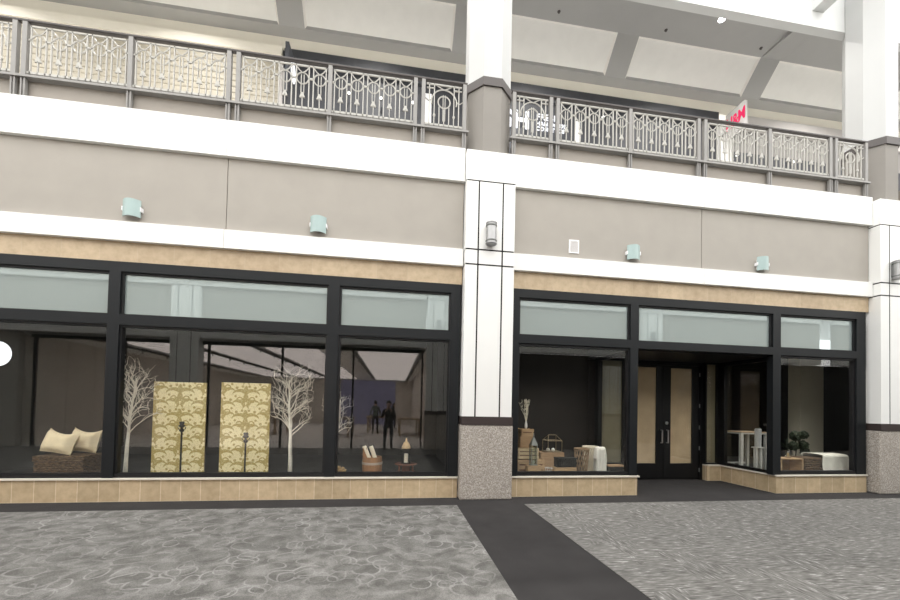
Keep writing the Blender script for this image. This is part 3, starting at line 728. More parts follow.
for a, b, z in ((2.065, 2.17, ZB), (4.32, 4.477, ZB), (7.365, 7.54, ZB), (9.33, 9.55, ZB)): bx(a, b, 0, .13, z, ZH0).build('mullion', 'frame', w2)
bx(2.17, 4.32, .02, .13, ZB, .415).build('bottom_rail', 'black', w2); bx(7.54, 9.33, .02, .13, ZB, .415).build('bottom_rail', 'black', w2)
bays_glass(w2, [(2.17, 4.32), (7.54, 9.33)])
g = (4.477, 7.365)
MB().box(g[0], g[0]+.03, .03, .12, ZT1, ZH0).box(g[1]-.03, g[1], .03, .12, ZT1, ZH0).box(g[0]+.03, g[1]-.03, .03, .12, ZH0-.03, ZH0).build('glazing_bead', 'black', w2)
bx(g[0]+.03, g[1]-.03, GY-.004, GY+.004, ZT1, ZH0-.03).build('transom_panel', 'transom', w2)
st('baseboard_right', bx(2.03, 4.484, 0, .16, 0, .335).box(4.33, 4.484, .16, 1.40, 0, .335), 'tile'); st('trim_sill_right', bx(2.03, 4.514, -.03, .16, .335, .36).box(4.33, 4.514, .16, 1.37, .335, .36), 'sill')
st('baseboard_far_right', bx(7.44, 9.56, 0, .16, 0, .335).box(7.44, 7.6, .16, 1.33, 0, .335).box(7.10, 7.44, 1.3, 1.45, 0, .335), 'tile')
st('trim_sill_far_right', bx(7.41, 9.56, -.03, .16, .335, .36).box(7.41, 7.6, .16, 1.27, .335, .36).box(7.10, 7.6, 1.27, 1.45, .335, .36), 'sill')
# recess side windows
for nm, x, gx in (('window_3', 4.38, 4.42), ('window_4', 7.45, 7.49)):
    w = room(nm)
    MB().box(x, x+.09, 1.22, 1.36, .36, 2.70).box(x, x+.09, .13, 1.22, .36, .42).box(x, x+.09, .13, 1.22, 2.62, 2.70).build('frame', 'door_black', w)
    bx(gx-.004, gx+.004, .13, 1.22, .42, 2.62).build('glass_pane', 'glass', w)
# sidelights
for nm, x0, x1 in (('window_5', 7.10, 7.45), ('window_6', 4.47, 5.10)):
    w = room(nm)
    if nm == 'window_6': bx(x0, x1, 1.36, 1.46, 0, .36).build('kick_panel', 'door_black', w)
    MB().box(x0, x0+.04, 1.36, 1.46, .36, 2.70).box(x1-.05, x1, 1.36, 1.46, .36, 2.70).box(x0+.04, x1-.05, 1.36, 1.46, .36, .40).box(x0+.04, x1-.05, 1.36, 1.46, 2.66, 2.70).build('frame', 'door_black', w)
    bx(x0+.04, x1-.05, 1.405, 1.411, .40, 2.66).build('glass_pane', 'glass', w)
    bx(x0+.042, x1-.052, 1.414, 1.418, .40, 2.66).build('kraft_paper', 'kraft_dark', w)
st('ceiling_recess', bx(4.33, 7.6, .13, 1.62, 2.70, 2.90), 'door_black')
# double doors
d1 = room('door_1')
MB().box(5.10, 5.20, 1.44, 1.56, 0, 2.70).box(7.04, 7.13, 1.44, 1.56, 0, 2.70).box(5.20, 7.04, 1.44, 1.56, 2.62, 2.70).build('frame', 'door_black', d1)
def leaf(x0, x1, hinge, hx):
    l = MB().box(x0, x0+.175, 1.47, 1.52, .02, 2.61).box(x1-.175, x1, 1.47, 1.52, .02, 2.61).box(x0+.175, x1-.175, 1.47, 1.52, .02, .37).box(x0+.175, x1-.175, 1.47, 1.52, 2.555, 2.61).build('door_leaf', 'door_black', d1)
    bx(x0+.175, x1-.175, 1.489, 1.495, .37, 2.555).build('glass_pane', 'glass', l)
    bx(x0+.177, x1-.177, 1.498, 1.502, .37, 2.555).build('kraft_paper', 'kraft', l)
    for z in (.22, .72, 1.20, 1.70, 2.42): MB().box(hinge-.009, hinge+.009, 1.45, 1.47, z-.045, z+.045).build('hinge', 'chrome_grey', l)
    MB().tube([(hx, 1.47, .84), (hx, 1.42, .84), (hx, 1.42, 1.13), (hx, 1.47, 1.13)], .015, 8).build('pull_handle', 'steel', l)
    return l
leaf(5.21, 6.122, 5.20, 6.062); l = leaf(6.130, 7.03, 7.04, 6.21)
MB().prism([(6.20+.035*math.cos(2*PI*i/16), 1.29+.035*math.sin(2*PI*i/16)) for i in range(16)], 1.455, 1.47, 'y').build('lock', 'steel', l)
# shop interiors
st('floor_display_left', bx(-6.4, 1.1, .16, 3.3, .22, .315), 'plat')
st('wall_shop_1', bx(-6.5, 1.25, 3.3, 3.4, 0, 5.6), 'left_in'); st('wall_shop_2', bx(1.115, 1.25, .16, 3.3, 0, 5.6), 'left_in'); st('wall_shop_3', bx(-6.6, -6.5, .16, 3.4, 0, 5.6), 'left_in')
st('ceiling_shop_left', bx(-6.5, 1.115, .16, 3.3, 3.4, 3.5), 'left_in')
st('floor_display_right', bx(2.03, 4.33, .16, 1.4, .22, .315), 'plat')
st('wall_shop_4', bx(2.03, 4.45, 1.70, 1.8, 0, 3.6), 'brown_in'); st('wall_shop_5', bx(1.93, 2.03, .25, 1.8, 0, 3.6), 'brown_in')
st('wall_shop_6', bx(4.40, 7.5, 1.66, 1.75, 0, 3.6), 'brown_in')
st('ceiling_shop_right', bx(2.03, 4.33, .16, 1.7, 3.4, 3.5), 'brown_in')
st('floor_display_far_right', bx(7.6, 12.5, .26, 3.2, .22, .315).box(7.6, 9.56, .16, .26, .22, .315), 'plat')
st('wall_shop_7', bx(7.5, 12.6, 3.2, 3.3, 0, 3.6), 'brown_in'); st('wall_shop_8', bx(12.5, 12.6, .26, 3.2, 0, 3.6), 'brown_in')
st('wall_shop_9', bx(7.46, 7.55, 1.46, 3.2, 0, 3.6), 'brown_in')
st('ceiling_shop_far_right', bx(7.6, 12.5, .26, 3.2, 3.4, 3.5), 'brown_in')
pa = at(800, 400, y=1.9); pb = at(823.5, 400, y=1.9)
st('trim_beige_pier', bx(pa.x, pb.x, 1.9, 2.2, .315, 3.4), 'beige_in')
pa = at(845, 400, y=1.4); 

# ------------------------------------------------------------------ display things: left window
ZF = .315
def tree(name, label, px, pz_top, y, seed, spread, trunk, first=.42, nb=22, lean=.02, lo=-.6, hi=.6):
    rnd = random.Random(seed)
    p = at(px, 470, y=y)
    t = thing(name, label, 'artificial tree', (p.x, y, ZF), 0, 'bare white trees in the left window')
    H = at(px, pz_top, y=y).z-ZF
    tr = MB(); br = MB()
    def grow(b, p0, d, L, r, n, depth, droop=0):
        pts = [p0]; q = p0.copy(); dd = d.copy(); curl = rnd.uniform(-.16, .16)
        for i in range(n):
            j = .05 if depth == 0 else .20
            dd = (dd + Vector((rnd.uniform(-j, j)+(curl if depth else 0), rnd.uniform(-j, j), rnd.uniform(-.08, .10)-droop*i*.10))).normalized()
            q = q+dd*(L/n); q.y = max(-.16, min(.10, q.y)); 
            if not lo+rnd.uniform(0, .12) < q.x < hi-rnd.uniform(0, .12) and depth: dd.x *= -.3; q.x = max(lo, min(hi, q.x))
            pts.append(q.copy())
            if depth and not lo < q.x < hi: break
        n = len(pts)-1
        b.tube(pts, [r*(1-.75*i/n) for i in range(n+1)], 4 if depth else 8)
        return pts
    tp = grow(tr, Vector((0,0,0)), Vector((lean, 0, 1)).normalized(), H*.86, trunk, 10, 0)
    b_ = tr.build('trunk', 'birch', t, smooth=True)
    for i in range(nb):
        f = first+(.97-first)*(i+rnd.random())/nb
        k = min(9, int(f*10)); p0 = tp[k].lerp(tp[k+1], f*10-k)
        a = rnd.choice((0, PI))+rnd.uniform(-.9, .9); out = spread*(.45+.55*rnd.random())
        dv = Vector((math.cos(a)*out+lean, math.sin(a)*out*.5, .85)).normalized()
        L = H*(.40-.22*f)*rnd.uniform(.75, 1.25)
        s1 = grow(br, p0, dv, L, trunk*.34*(1.2-f*.5), 7, 1, .6)
        for j in range(4):
            k2 = rnd.choice((2, 3, 4, 5, 6)); dv2 = (dv+Vector((rnd.uniform(-.8, .8), rnd.uniform(-.4, .4), rnd.uniform(-.2, .5)))).normalized()
            s2 = grow(br, s1[min(k2, len(s1)-2)], dv2, L*.5, trunk*.13, 5, 2, .8)
            if rnd.random() < .8: grow(br, s2[min(3, len(s2)-1)], (dv2+Vector((rnd.uniform(-.9, .9), 0, rnd.uniform(-.7, .4)))).normalized(), L*.35, trunk*.09, 4, 2, .5)
    br.build('branches', 'birch', t, smooth=True)
tree('bare_tree', 'bare white branching tree at the left end of the middle window', 125, 361, .40, 3, .75, .033, first=.38, lean=.05, lo=-.10, hi=.50)
tree('bare_tree', 'bare white branching tree right of the second damask screen', 290, 364, .42, 11, .85, .038, first=.40, lean=-.01, lo=-.34, hi=.34, nb=26)
tree('bare_tree', 'bare white branching tree half hidden behind the window mullion', 333.5, 388, 1.0, 23, 1.0, .034, first=.45, nb=14, lo=-.28, hi=.34)

def screen(c, label):
    (xa, za), (xb, zb) = (at(c[0], c[1], y=.62)[0], at(c[0], c[1], y=.62)[2]), (at(c[2], c[1], y=.62)[0], 0)
    t = thing('damask_screen', label, 'screen', ((xa+xb)/2, .62, ZF), 0, 'damask screens in the left window')
    w = (xb-xa)/2; h = za-ZF
    bx(-w+.004, w-.004, 0, .03, 0.004, h-.004).build('board', 'ply2', t); bx(-w, w, -.012, 0, 0, h).build('damask_panel', 'damask', t)
    for s in (-1, 1): bx(s*(w-.08)-.02, s*(w-.08)+.02, .03, .05, 0, h-.2).build('stand', 'ply', t)
screen((154.5, 381.5, 207, 382), 'tall cream and gold damask screen nearer the left tree')
screen((222, 382.3, 271, 383), 'tall cream and gold damask screen nearer the right tree')
def candlestick(px, ptop, label):
    p = at(px, 470, y=.36); H = at(px, ptop, y=.36).z-ZF
    t = thing('candlestick', label, 'candlestick', (p.x, .36, ZF), 0, 'black iron candlesticks')
    MB().lathe([(.085, 0), (.085, .012), (.04, .03), (.018, .05)], n=16).build('base', 'iron', t)
    MB().tube([(0,0,.03), (0,0,H-.16)], .014, 8).build('stem', 'iron', t)
    MB().lathe([(.012, H-.18), (.04, H-.15), (.02, H-.12), (.016, H-.10), (.052, H-.075), (.046, H-.06), (.03, H-.055), (.038, H-.01), (.03, H)], n=16).build('cup', 'iron', t, smooth=True)
    for s in (-1, 1): MB().tube([(s*.01, 0, H-.13), (s*.05, 0, H-.125), (s*.06, 0, H-.09)], .007, 6).build('scroll', 'iron', t)
candlestick(180.3, 421.5, 'taller black iron candlestick before the left damask screen')
candlestick(244.7, 432.5, 'shorter black iron candlestick before the right damask screen')

# wicker trunk and cushions
a = at(33.7, 470, y=.28).x; b = at(82.5, 470, y=.28).x
hb = at(60, 456, y=.28).z-ZF
t = thing('wicker_chest', 'dark brown wicker chest under two cream cushions', 'basket', ((a+b)/2, .28, ZF))
def woven(w, y0, y1, z0, z1, mat, nm, par, rows=7, cols=16):
    m = MB().box(-w+.01, w-.01, y0+.01, y1-.01, z0, z1)
    for k in range(rows):
        z = z0+(z1-z0)*(k+.5)/rows; r = (z1-z0)/rows*.42
        pts = []
        for i in range(cols+1):
            x = -w+2*w*i/cols; pts.append((x, y0+(.006 if (i+k) % 2 else -.006), z))
        m.tube(pts, r, 5)
        m.tube([(w+(.006 if (i+k) % 2 else -.006), y0+(y1-y0)*i/8, z) for i in range(9)], r, 5)
    return m.build(nm, mat, par)
w = (b-a)/2
woven(w, 0, .42, 0, hb*.72, 'wicker', 'body', t)
woven(w+.012, -.012, .432, hb*.74, hb, 'wicker', 'lid', t, 3)
zc = ZF+hb
def cushion(px0, px1, ptop, y, tilt, roll, label):
    xa = at(px0, 450, y=y).x; xb = at(px1, 450, y=y).x; h = (at(px0, ptop, y=y).z-zc)
    t = thing('cushion', label, 'cushion', ((xa+xb)/2, y, zc), 0, 'cream cushions on the wicker chest')
    w = (xb-xa)/2; n = 12; m = MB(); vs = []; fs = []
    for side in (-1, 1):
        for i in range(n+1):
            for j in range(n+1):
                u = -1+2*i/n; v = -1+2*j/n
                th = .12*max(0, (1-u**4)*(1-v**4))**.6*side
                pinch = 1-.10*(1-abs(v))*abs(u)
                xx = u*w*.90*(1-.06*(1-v*v)*abs(u)); zz = v*h/2*(1-.05*(1-u*u)*abs(v))
                if v > 0: zz -= .055*(1-u*u)*v            # dented top edge
                cr, sr = math.cos(roll), math.sin(roll)
                x2 = xx*cr+zz*sr; z2 = -xx*sr+zz*cr
                vs.append((x2, th, z2))
    for s in range(2):
        o = s*(n+1)**2
        for i in range(n):
            for j in range(n): fs.append((o+i*(n+1)+j, o+(i+1)*(n+1)+j, o+(i+1)*(n+1)+j+1, o+i*(n+1)+j+1))
    ct, stt = math.cos(tilt), math.sin(tilt)
    vs = [(x, yy*ct+z*stt, z*ct-yy*stt) for x, yy, z in vs]
    zmin = min(v[2] for v in vs); vs = [(x, yy, z-zmin) for x, yy, z in vs]
    m.add(vs, fs); o = m.build('cover', 'cushion', t, smooth=True)
    me = o.data; bm = bmesh.new(); bm.from_mesh(me); bmesh.ops.remove_doubles(bm, verts=bm.verts, dist=.002); bm.to_mesh(me); bm.free()
    loop = []
    for i in range(48): pass
    return t
cushion(42, 78, 431, .40, .30, .16, 'cream cushion leaning on the wicker chest, left of the pair')
cushion(69, 101, 429, .66, .20, .10, 'cream cushion leaning on the wicker chest, right of the pair')

# round white sign at the left edge
p = at(-3.5, 353.5, y=.22)
t = thing('hanging_sign', 'round white sign hanging at the left edge of the photo', 'sign', (p.x, .22, p.z))
MB().prism([(.19*math.cos(2*PI*i/32), .19*math.sin(2*PI*i/32)) for i in range(32)], -.015, .015, 'y').build('disc', 'sign_lit', t)
MB().tube([(0, 0, .19), (0, 0, 3.4-p.z)], .004, 5).build('cord', 'black', t)

# barrel, paper rolls, lantern table, dried flower
p = at(372, 470, y=.34); r0 = (at(382, 465, y=.34).x-at(362, 465, y=.34).x)/2
t = thing('barrel', 'small brown wooden barrel with pale hoops holding cream rolls', 'barrel', (p.x, .34, ZF))
hB = at(372, 456.5, y=.34).z-ZF
MB().lathe([(r0*.90, 0), (r0*.97, hB*.25), (r0, hB*.5), (r0*.98, hB*.8), (r0*.95, hB), (r0*.85, hB), (r0*.85, hB-.06)], n=24).build('staves', 'barrel', t)
for z in (.06, .62): MB().lathe([(r0*.985, hB*z), (r0*1.03, hB*z), (r0*1.035, hB*(z+.12)), (r0*.985, hB*(z+.12))], n=24).build('hoop', 'hoop', t)
MB().prism([(-r0*.95, hB-.02), (-r0*.95, hB+.16), (-r0*.6, hB+.16), (-r0*.35, hB-.02)], -.03, .0, 'y').build('raised_stave', 'barrel', t)
for k, (dx, tl) in enumerate(((-.085, -.08), (.02, -.07))):
    q = thing('paper_roll', ('cream rolled paper at the left side of the barrel', 'cream rolled paper leaning in the middle of the barrel')[k], 'paper roll', (p.x+dx, .34, ZF+hB-.06), 0, 'paper rolls in the barrel')
    MB().tube([(.04, 0, 0), (tl+.02, 0, .24)], .036, 12).build('sheet', 'paper', q, smooth=False)
p = at(405.7, 470, y=.36)
t = thing('side_table', 'low dark red wooden table under the lantern', 'table', (p.x, .36, ZF))
hT = at(405, 463.2, y=.36).z-ZF
MB().lathe([(.19, hT-.025), (.20, hT-.012), (.19, hT)], n=8).build('tabletop', 'redwood', t)
for i in range(4):
    a = PI/4+i*PI/2; MB().tube([(.165*math.cos(a), .165*math.sin(a), hT-.02), (.17*math.cos(a), .17*math.sin(a), 0)], .013, 6).build('leg', 'redwood', t)
MB().ring((0, 0, hT*.35), .16, .009, 8, 'z', 5).build('stretcher', 'redwood', t); MB().box(-.07, .07, -.07, .07, hT*.3, hT-.03).build('drawer_box', 'redwood', t)
zt = ZF+hT; hl = at(406, 448.5, y=.36).z-zt; hr_ = at(406, 441, y=.36).z-zt
t = thing('lantern', 'dark lantern with a wooden cone roof and cream candle on the low table', 'lantern', (p.x, .36, zt))
MB().lathe([(.09, 0), (.09, .015)], n=12).build('base', 'iron', t); MB().lathe([(.095, hl-.02), (.095, hl)], n=12).build('top_plate', 'iron', t)
for i in range(4):
    a = PI/4+i*PI/2; MB().tube([(.08*math.cos(a), .08*math.sin(a), .01), (.08*math.cos(a), .08*math.sin(a), hl)], .007, 6).build('post', 'iron', t)
MB().lathe([(.08, hl), (.075, hl+.03), (.05, hl+.10), (.02, hr_-.01), (.008, hr_+.05)], n=16).build('roof', 'tan', t, smooth=True)
MB().lathe([(.035, .015), (.035, .17), (.005, .175)], n=14).build('candle', 'candle', t)
p = at(338.5, 469.5, y=.3)
t = thing('dried_flower', 'tan dried flower head lying by the window mullion', 'dried flower', (p.x, .3, ZF))
m_ = MB(); rnd = random.Random(5)
for i in range(34):
    a = rnd.uniform(0, 2*PI); e = rnd.uniform(.05, 1.3); r = .165
    d_ = Vector((math.cos(a)*math.cos(e), math.sin(a)*math.cos(e), math.sin(e)))
    m_.tube([Vector((0,0,.03)), Vector((0,0,.03))+d_*r*.6, Vector((0,0,.02))+d_*r], [.03, .032, .006], 5)
m_.build('petals', 'tan', t); MB().ball((0, 0, .065), .065, 10, 8).build('core', 'ply3', t, smooth=True)

# ------------------------------------------------------------------ display things: right window
def rx(px, y): return at(px, 465, y=y).x
def rz(px, py, y): return at(px, py, y=y).z
def crate(px0, px1, ptop, y, dep, mat, label, z0=ZF, ang=0, slats=3, name='wooden_crate', grp='wooden crates in the right window'):
    xa, xb = rx(px0, y), rx(px1, y); h = rz((px0+px1)/2, ptop, y)-z0; w = (xb-xa)/2
    t = thing(name, label, 'crate', ((xa+xb)/2, y+dep/2, z0), ang, grp)
    hd = dep/2
    for sx in (-1, 1):
        for sy in (-1, 1): bx(sx*(w-.014)-.014, sx*(w-.014)+.014, sy*(hd-.014)-.014, sy*(hd-.014)+.014, 0, h).build('corner_post', mat, t)
    gp = h/slats
    for k in range(slats):
        z0_, z1_ = k*gp+gp*(.13 if slats > 1 else .0), (k+1)*gp-gp*(.13 if slats > 1 else .0)
        for sy in (-1, 1): bx(-w, w, sy*(hd+.006)-.006, sy*(hd+.006)+.006, z0_, z1_).build('slat', mat, t)
        for sx in (-1, 1): bx(sx*(w+.006)-.006, sx*(w+.006)+.006, -hd, hd, z0_, z1_).build('slat', mat, t)
    if slats > 1: bx(-w+.004, w-.004, -hd+.003, hd-.003, .012, h-.035).build('gap_shade', 'redwood', t)  # added dark box, stands in for the shade between the slats
    bx(-w, w, -hd, hd, 0, .012).build('bottom', mat, t); bx(-w+.02, w-.02, -hd+.02, hd-.02, h-.03, h-.018).build('top_board', mat, t)
    return t, ZF if False else z0+h, (xa+xb)/2
GY2 = .30
c1, z1, xm = crate(518, 544, 459.5, .34, .34, 'ply', 'brown slatted crate at the bottom of the stack left in the right window', ang=.0)
c2, z2, _ = crate(518.2, 538, 448, .40, .30, 'ply2', 'pale slatted crate, second from the bottom of the stack', z0=z1)
c3, z3, _ = crate(520, 532, 436.2, .46, .22, 'ply3', 'plain brown box, third from the bottom of the stack', z0=z2, slats=1)
c4, z4, _ = crate(521, 532.8, 428.8, .46, .22, 'ply', 'small slatted crate on top of the stack under the twig vase', z0=z3, slats=2)
p = at(526, 425, y=.55)
t = thing('vase', 'small pale vase of bare twigs on top of the crate stack', 'vase', (p.x, .55, z4))
MB().lathe([(.022, 0), (.03, .05), (.022, .10), (.014, .13), (.018, .15)], n=14).build('body', 'ball', t, smooth=True)
m_ = MB(); rnd = random.Random(9)
for i in range(13):
    a = rnd.uniform(-.28, .28); pts = [Vector((0,0,.12))]
    for k in range(6):
        a += rnd.uniform(-.22, .22); pts.append(pts[-1]+Vector((math.sin(a)*.07, rnd.uniform(-.02, .02), math.cos(a)*.075)))
    m_.tube(pts, [.0035]*4+[.0025]*3, 4)
    for k in (3, 4, 5): m_.tube([pts[k], pts[k]+Vector((rnd.uniform(-.05, .05), 0, .05))], .003, 4)
m_.build('twigs', 'knit', t)
zc1 = z1
p = at(533, 455, y=.34)
def cage_lantern(name, label, x, y, z, w, h, roof, mat, cat='lantern', house=False):
    t = thing(name, label, cat, (x, y, z))
    hb = h*(.62 if not house else .68); r = .007
    pts = [(-w, -w), (w, -w), (w, w), (-w, w)]
    bx(-w-.01, w+.01, -w-.01, w+.01, 0, .014).build('base', mat, t)
    m = MB()
    for a, b in pts: m.tube([(a, b, .01), (a, b, hb)], r, 5)
    for i in range(4):
        a, b = pts[i], pts[(i+1) % 4]; m.tube([(*a, hb), (*b, hb)], r, 5)
    m.build('wire_frame', mat, t)
    if house:
        q = MB(); q.tube([(-w, -w, hb), (-w*.55, 0, h)], r, 5); q.tube([(w, -w, hb), (w*.55, 0, h)], r, 5); q.tube([(-w, w, hb), (-w*.55, 0, h)], r, 5); q.tube([(w, w, hb), (w*.55, 0, h)], r, 5); q.tube([(-w*.55, 0, h), (w*.55, 0, h)], r, 5)
        q.build('roof', mat, t)
    else:
        q = MB(); q.add([(-w*1.2, -w*1.2, hb), (w*1.2, -w*1.2, hb), (w*1.2, w*1.2, hb), (-w*1.2, w*1.2, hb), (-w*.3, -w*.3, h*.86), (w*.3, -w*.3, h*.86), (w*.3, w*.3, h*.86), (-w*.3, w*.3, h*.86)], [(0,1,5,4), (1,2,6,5), (2,3,7,6), (3,0,4,7), (4,5,6,7), (3,2,1,0)])
        q.lathe([(w*.22, h*.86), (w*.22, h*.92), (w*.06, h*.96)], n=8)
        q.build('roof', mat, t); MB().ring((0, 0, h*.98), w*.18, .004, 12).build('ring_handle', mat, t)
        gg = MB()
        gg.box(-w+.008, w-.008, -w+.006, -w+.009, .016, hb-.01); gg.box(w-.009, w-.006, -w+.008, w-.008, .016, hb-.01); gg.box(-w+.006, -w+.009, -w+.008, w-.008, .016, hb-.01)
        gg.build('glass_sides', 'jar_glass', t)
        MB().lathe([(w*.4, .015), (w*.4, .08), (.004, .083)], n=12).build('candle', 'candle', t)
    return t
# the lantern stands on a low crate edge in front of the stack
hL = rz(533, 433, .27)-ZF
cs, zs_, _ = crate(528, 541, 465.5, .20, .11, 'ply', 'low flat slatted crate before the stack, under the grey lantern', slats=1)
xl = rx(533.2, .255)
cage_lantern('lantern', 'weathered grey glass lantern with pitched roof before the crate stack', xl, .255, zs_, .052, rz(533, 433, .27)-zs_, True, 'lantern_grey')
c5, z5, _ = crate(541, 563.5, 452.5, .74, .30, 'ply3', 'plain brown box under the brass wire house', slats=1, name='wooden_box')
xh = rx(552, .88)
cage_lantern('wire_house', 'brass wire house frame standing on the plain brown box', xh, .89, z5, .145, rz(552, 435, .88)-z5, False, 'brass', 'ornament', True)
for px, lb in ((547.8, 'silver white ball in the wire house, left one'), (552.8, 'silver white ball in the wire house, right one')):
    tag(MB().ball((0,0,.035), .035, 14, 10).build('ornament_ball', 'ball', None, smooth=True, loc=(rx(px, .82), .82, z5+.0135)), lb, 'ornament', 'balls in the wire house')
c6, z6, _ = crate(555, 576, 467.5, .22, .17, 'ply', 'low brown tray crate under the black box', slats=1, name='wooden_tray')
t = thing('slatted_box', 'black ribbed box on the low brown tray', 'box', (rx(565, .32), .315, z6))
wB = (rx(575, .3)-rx(555.5, .3))/2; hB = rz(565, 457.5, .3)-z6
bx(-wB, wB, -.065, .065, 0, hB-.02).build('body', 'blackbox', t); bx(-wB-.006, wB+.006, -.07, .07, hB-.02, hB).build('lid', 'blackbox', t)
rb = MB()
for k in range(9): rb.box(-wB+wB*2*(k+.3)/9, -wB+wB*2*(k+.7)/9, -.070, -.065, .01, hB-.03)
rb.build('ribs', 'door_black', t)
p = at(548.5, 470, y=.22)
t = thing('wire_bowl', 'small pale wire bowl on the window floor beside the low tray', 'bowl', (rx(549, .24), .25, ZF))
m_ = MB()
for z, r in ((.004, .03), (.085, .055), (.15, .07)): m_.ring((0, 0, z), r, .004, 18, 'z')
for i in range(8):
    a = 2*PI*i/8; m_.tube([(.03*math.cos(a), .03*math.sin(a), .004), (.055*math.cos(a), .055*math.sin(a), .085), (.07*math.cos(a), .07*math.sin(a), .15)], .003, 4)
m_.build('wires', 'ball', t)
# lattice basket: two families of spiralling canes
def lattice_basket(name, label, x, y, z, r0, r1, h, mat, turns, n, cr, tilt=0, rim=True):
    t = thing(name, label, 'basket', (x, y, z)); t.rotation_euler = (0, tilt, 0)
    m = MB()
    for s in (-1, 1):
        for i in range(n):
            m.tube([((r0+(r1-r0)*k/10)*math.cos(2*PI*i/n+s*turns*k/10), (r0+(r1-r0)*k/10)*math.sin(2*PI*i/n+s*turns*k/10), h*k/10) for k in range(11)], cr, 4)
    m.build('lattice', mat, t); MB().ring((0, 0, h), r1, cr*1.8, 24, 'z', 6).build('rim', mat, t); MB().lathe([(r0, 0), (r0, .01)], n=20).build('bottom', mat, t)
    return t
hb = rz(580, 449, .42)-ZF
lattice_basket('lattice_basket', 'brown diamond lattice basket left of the cream pot', rx(582, .44),   .46, ZF, .10, .135, hb, 'lattice', 1.1, 14, .009)
lattice_basket('woven_pot', 'cream open weave pot between brown basket and white throw', rx(594, .6), .74, ZF, .12, .15, rz(594, 448, .5)-ZF, 'knit', 1.2, 24, .009)
# draped white throws: cloth over a box
def throw(name, label, px0, px1, ptop, y, dep, mat, skew=.0, lump=.02, zb=ZF, seed=1, lf=1.0):
    rnd = random.Random(seed)
    xa, xb = rx(px0, y), rx(px1, y); h = rz((px0+px1)/2, ptop, y)-zb; w = (xb-xa)/2
    t = thing(name, label, 'throw', ((xa+xb)/2, y, zb))
    nu, nv = 22, 26; vs = []; fs = []
    prof = []          # from front hem, over the top, down the back
    for j in range(nv+1):
        s = j/nv
        if s < .38: q = s/.38; yy, zz = -.02+.02*math.sin(q*3), h*q*.985+.006
        elif s < .62: q = (s-.38)/.24; yy, zz = dep*q, h*(.985+.03*math.sin(PI*q))
        else: q = (s-.62)/.38; yy, zz = dep+.01, h*.985*(1-q)+.01
        prof.append((yy, zz))
    for layer in (0, 1):
        for i in range(nu+1):
            u = -1+2*i/nu
            fall = 1-max(0, ((u if u > 0 else -u*lf)-.72)/.28)**2*.42
            for j, (yy, zz) in enumerate(prof):
                fold = math.sin(u*9+seed)*lump*(1-zz/h)+math.sin(u*17+j*.5)*lump*.25
                vs.append((u*w+skew*zz, (yy+fold*(-1 if j < nv*.5 else 1))+(.012 if layer and j < nv/2 else (-.012 if layer else 0)), max(.003, zz*fall-(.012 if layer else 0))))
    K = (nu+1)*(nv+1)
    for layer in (0, 1):
        for i in range(nu):
            for j in range(nv): o = layer*K; fs.append((o+i*(nv+1)+j, o+(i+1)*(nv+1)+j, o+(i+1)*(nv+1)+j+1, o+i*(nv+1)+j+1))
    for i in range(nu):
        for j in (0, nv): a, b = i*(nv+1)+j, (i+1)*(nv+1)+j; fs.append((a, b, K+b, K+a))
    for j in range(nv):
        for i in (0, nu): a, b = i*(nv+1)+j, i*(nv+1)+j+1; fs.append((a, b, K+b, K+a))
    MB().add(vs, fs).build('cloth', mat, t, smooth=True)
    return t
throw('fur_throw', 'white fur throw hanging beside the cream pot in the right window', 597, 607, 447.5, .36, .12, 'fur', -.02, .02, ZF, 2)
t = thing('flat_case', 'flat dark case with a pale lid at the right end of the window', 'box', (rx(615, .40), .42, ZF))
wB = (rx(622.5, .4)-rx(607.5, .4))/2
bx(-wB, wB, -.09, .09, 0, .155).build('body', 'blackbox', t); bx(-wB-.004, wB+.004, -.094, .094, .155, .18).build('lid', 'ply3', t)

# ------------------------------------------------------------------ display things: recess side and far right window
ya = .95
xa, xb = at(740, 440, y=ya).x, at(767, 440, y=ya).x
zt = at(750, 432, y=ya).z
t = thing('console_table', 'grey white table with tan top behind the recess side window', 'table', ((xa+xb)/2+.02, ya+.25, ZF))
w = (xb-xa)/2; h = zt-ZF
bx(-w, w, -.27, .27, h-.05, h-.015).build('apron', 'table_grey', t); bx(-w-.01, w+.01, -.28, .28, h-.015, h).build('tabletop', 'table_top', t)
for sx in (-1, 1):
    for sy in (-1, 1): bx(sx*(w-.03)-.03, sx*(w-.03)+.03, sy*.23-.03, sy*.23+.03, 0, h-.05).build('leg', 'table_grey', t)
MB().box(-w+.06, w-.06, .22, .25, .06, .10).build('stretcher', 'table_grey', t)
xs_, yz = at(758, 440, y=.62).x, .62
t = thing('plinth', 'narrow grey white stand under the grey cylinder behind the side window', 'stand', (xs_, yz, ZF))
hp = at(758, 447, y=.62).z-ZF
for s in (-1, 1): bx(s*.055-.022, s*.055+.022, -.03, .03, 0, hp-.02).build('leg', 'table_grey', t)
bx(-.09, .09, -.07, .07, hp-.02, hp).build('top', 'table_grey', t); bx(-.08, .08, -.05, .05, 0.0, .02).build('foot', 'table_grey', t)
t = thing('pillar_candle', 'grey textured cylinder on the narrow stand behind the side window', 'candle', (xs_, yz, ZF+hp))
MB().lathe([(.058, 0), (.06, .01), (.06, at(758, 428.7, y=.62).z-ZF-hp-.01), (.05, at(758, 428.7, y=.62).z-ZF-hp)], n=20).build('wax', 'pillar_candle', t); MB().tube([(0, 0, .2), (0, 0, at(758, 428.7, y=.62).z-ZF-hp+.015)], .004, 5).build('wick', 'black', t)

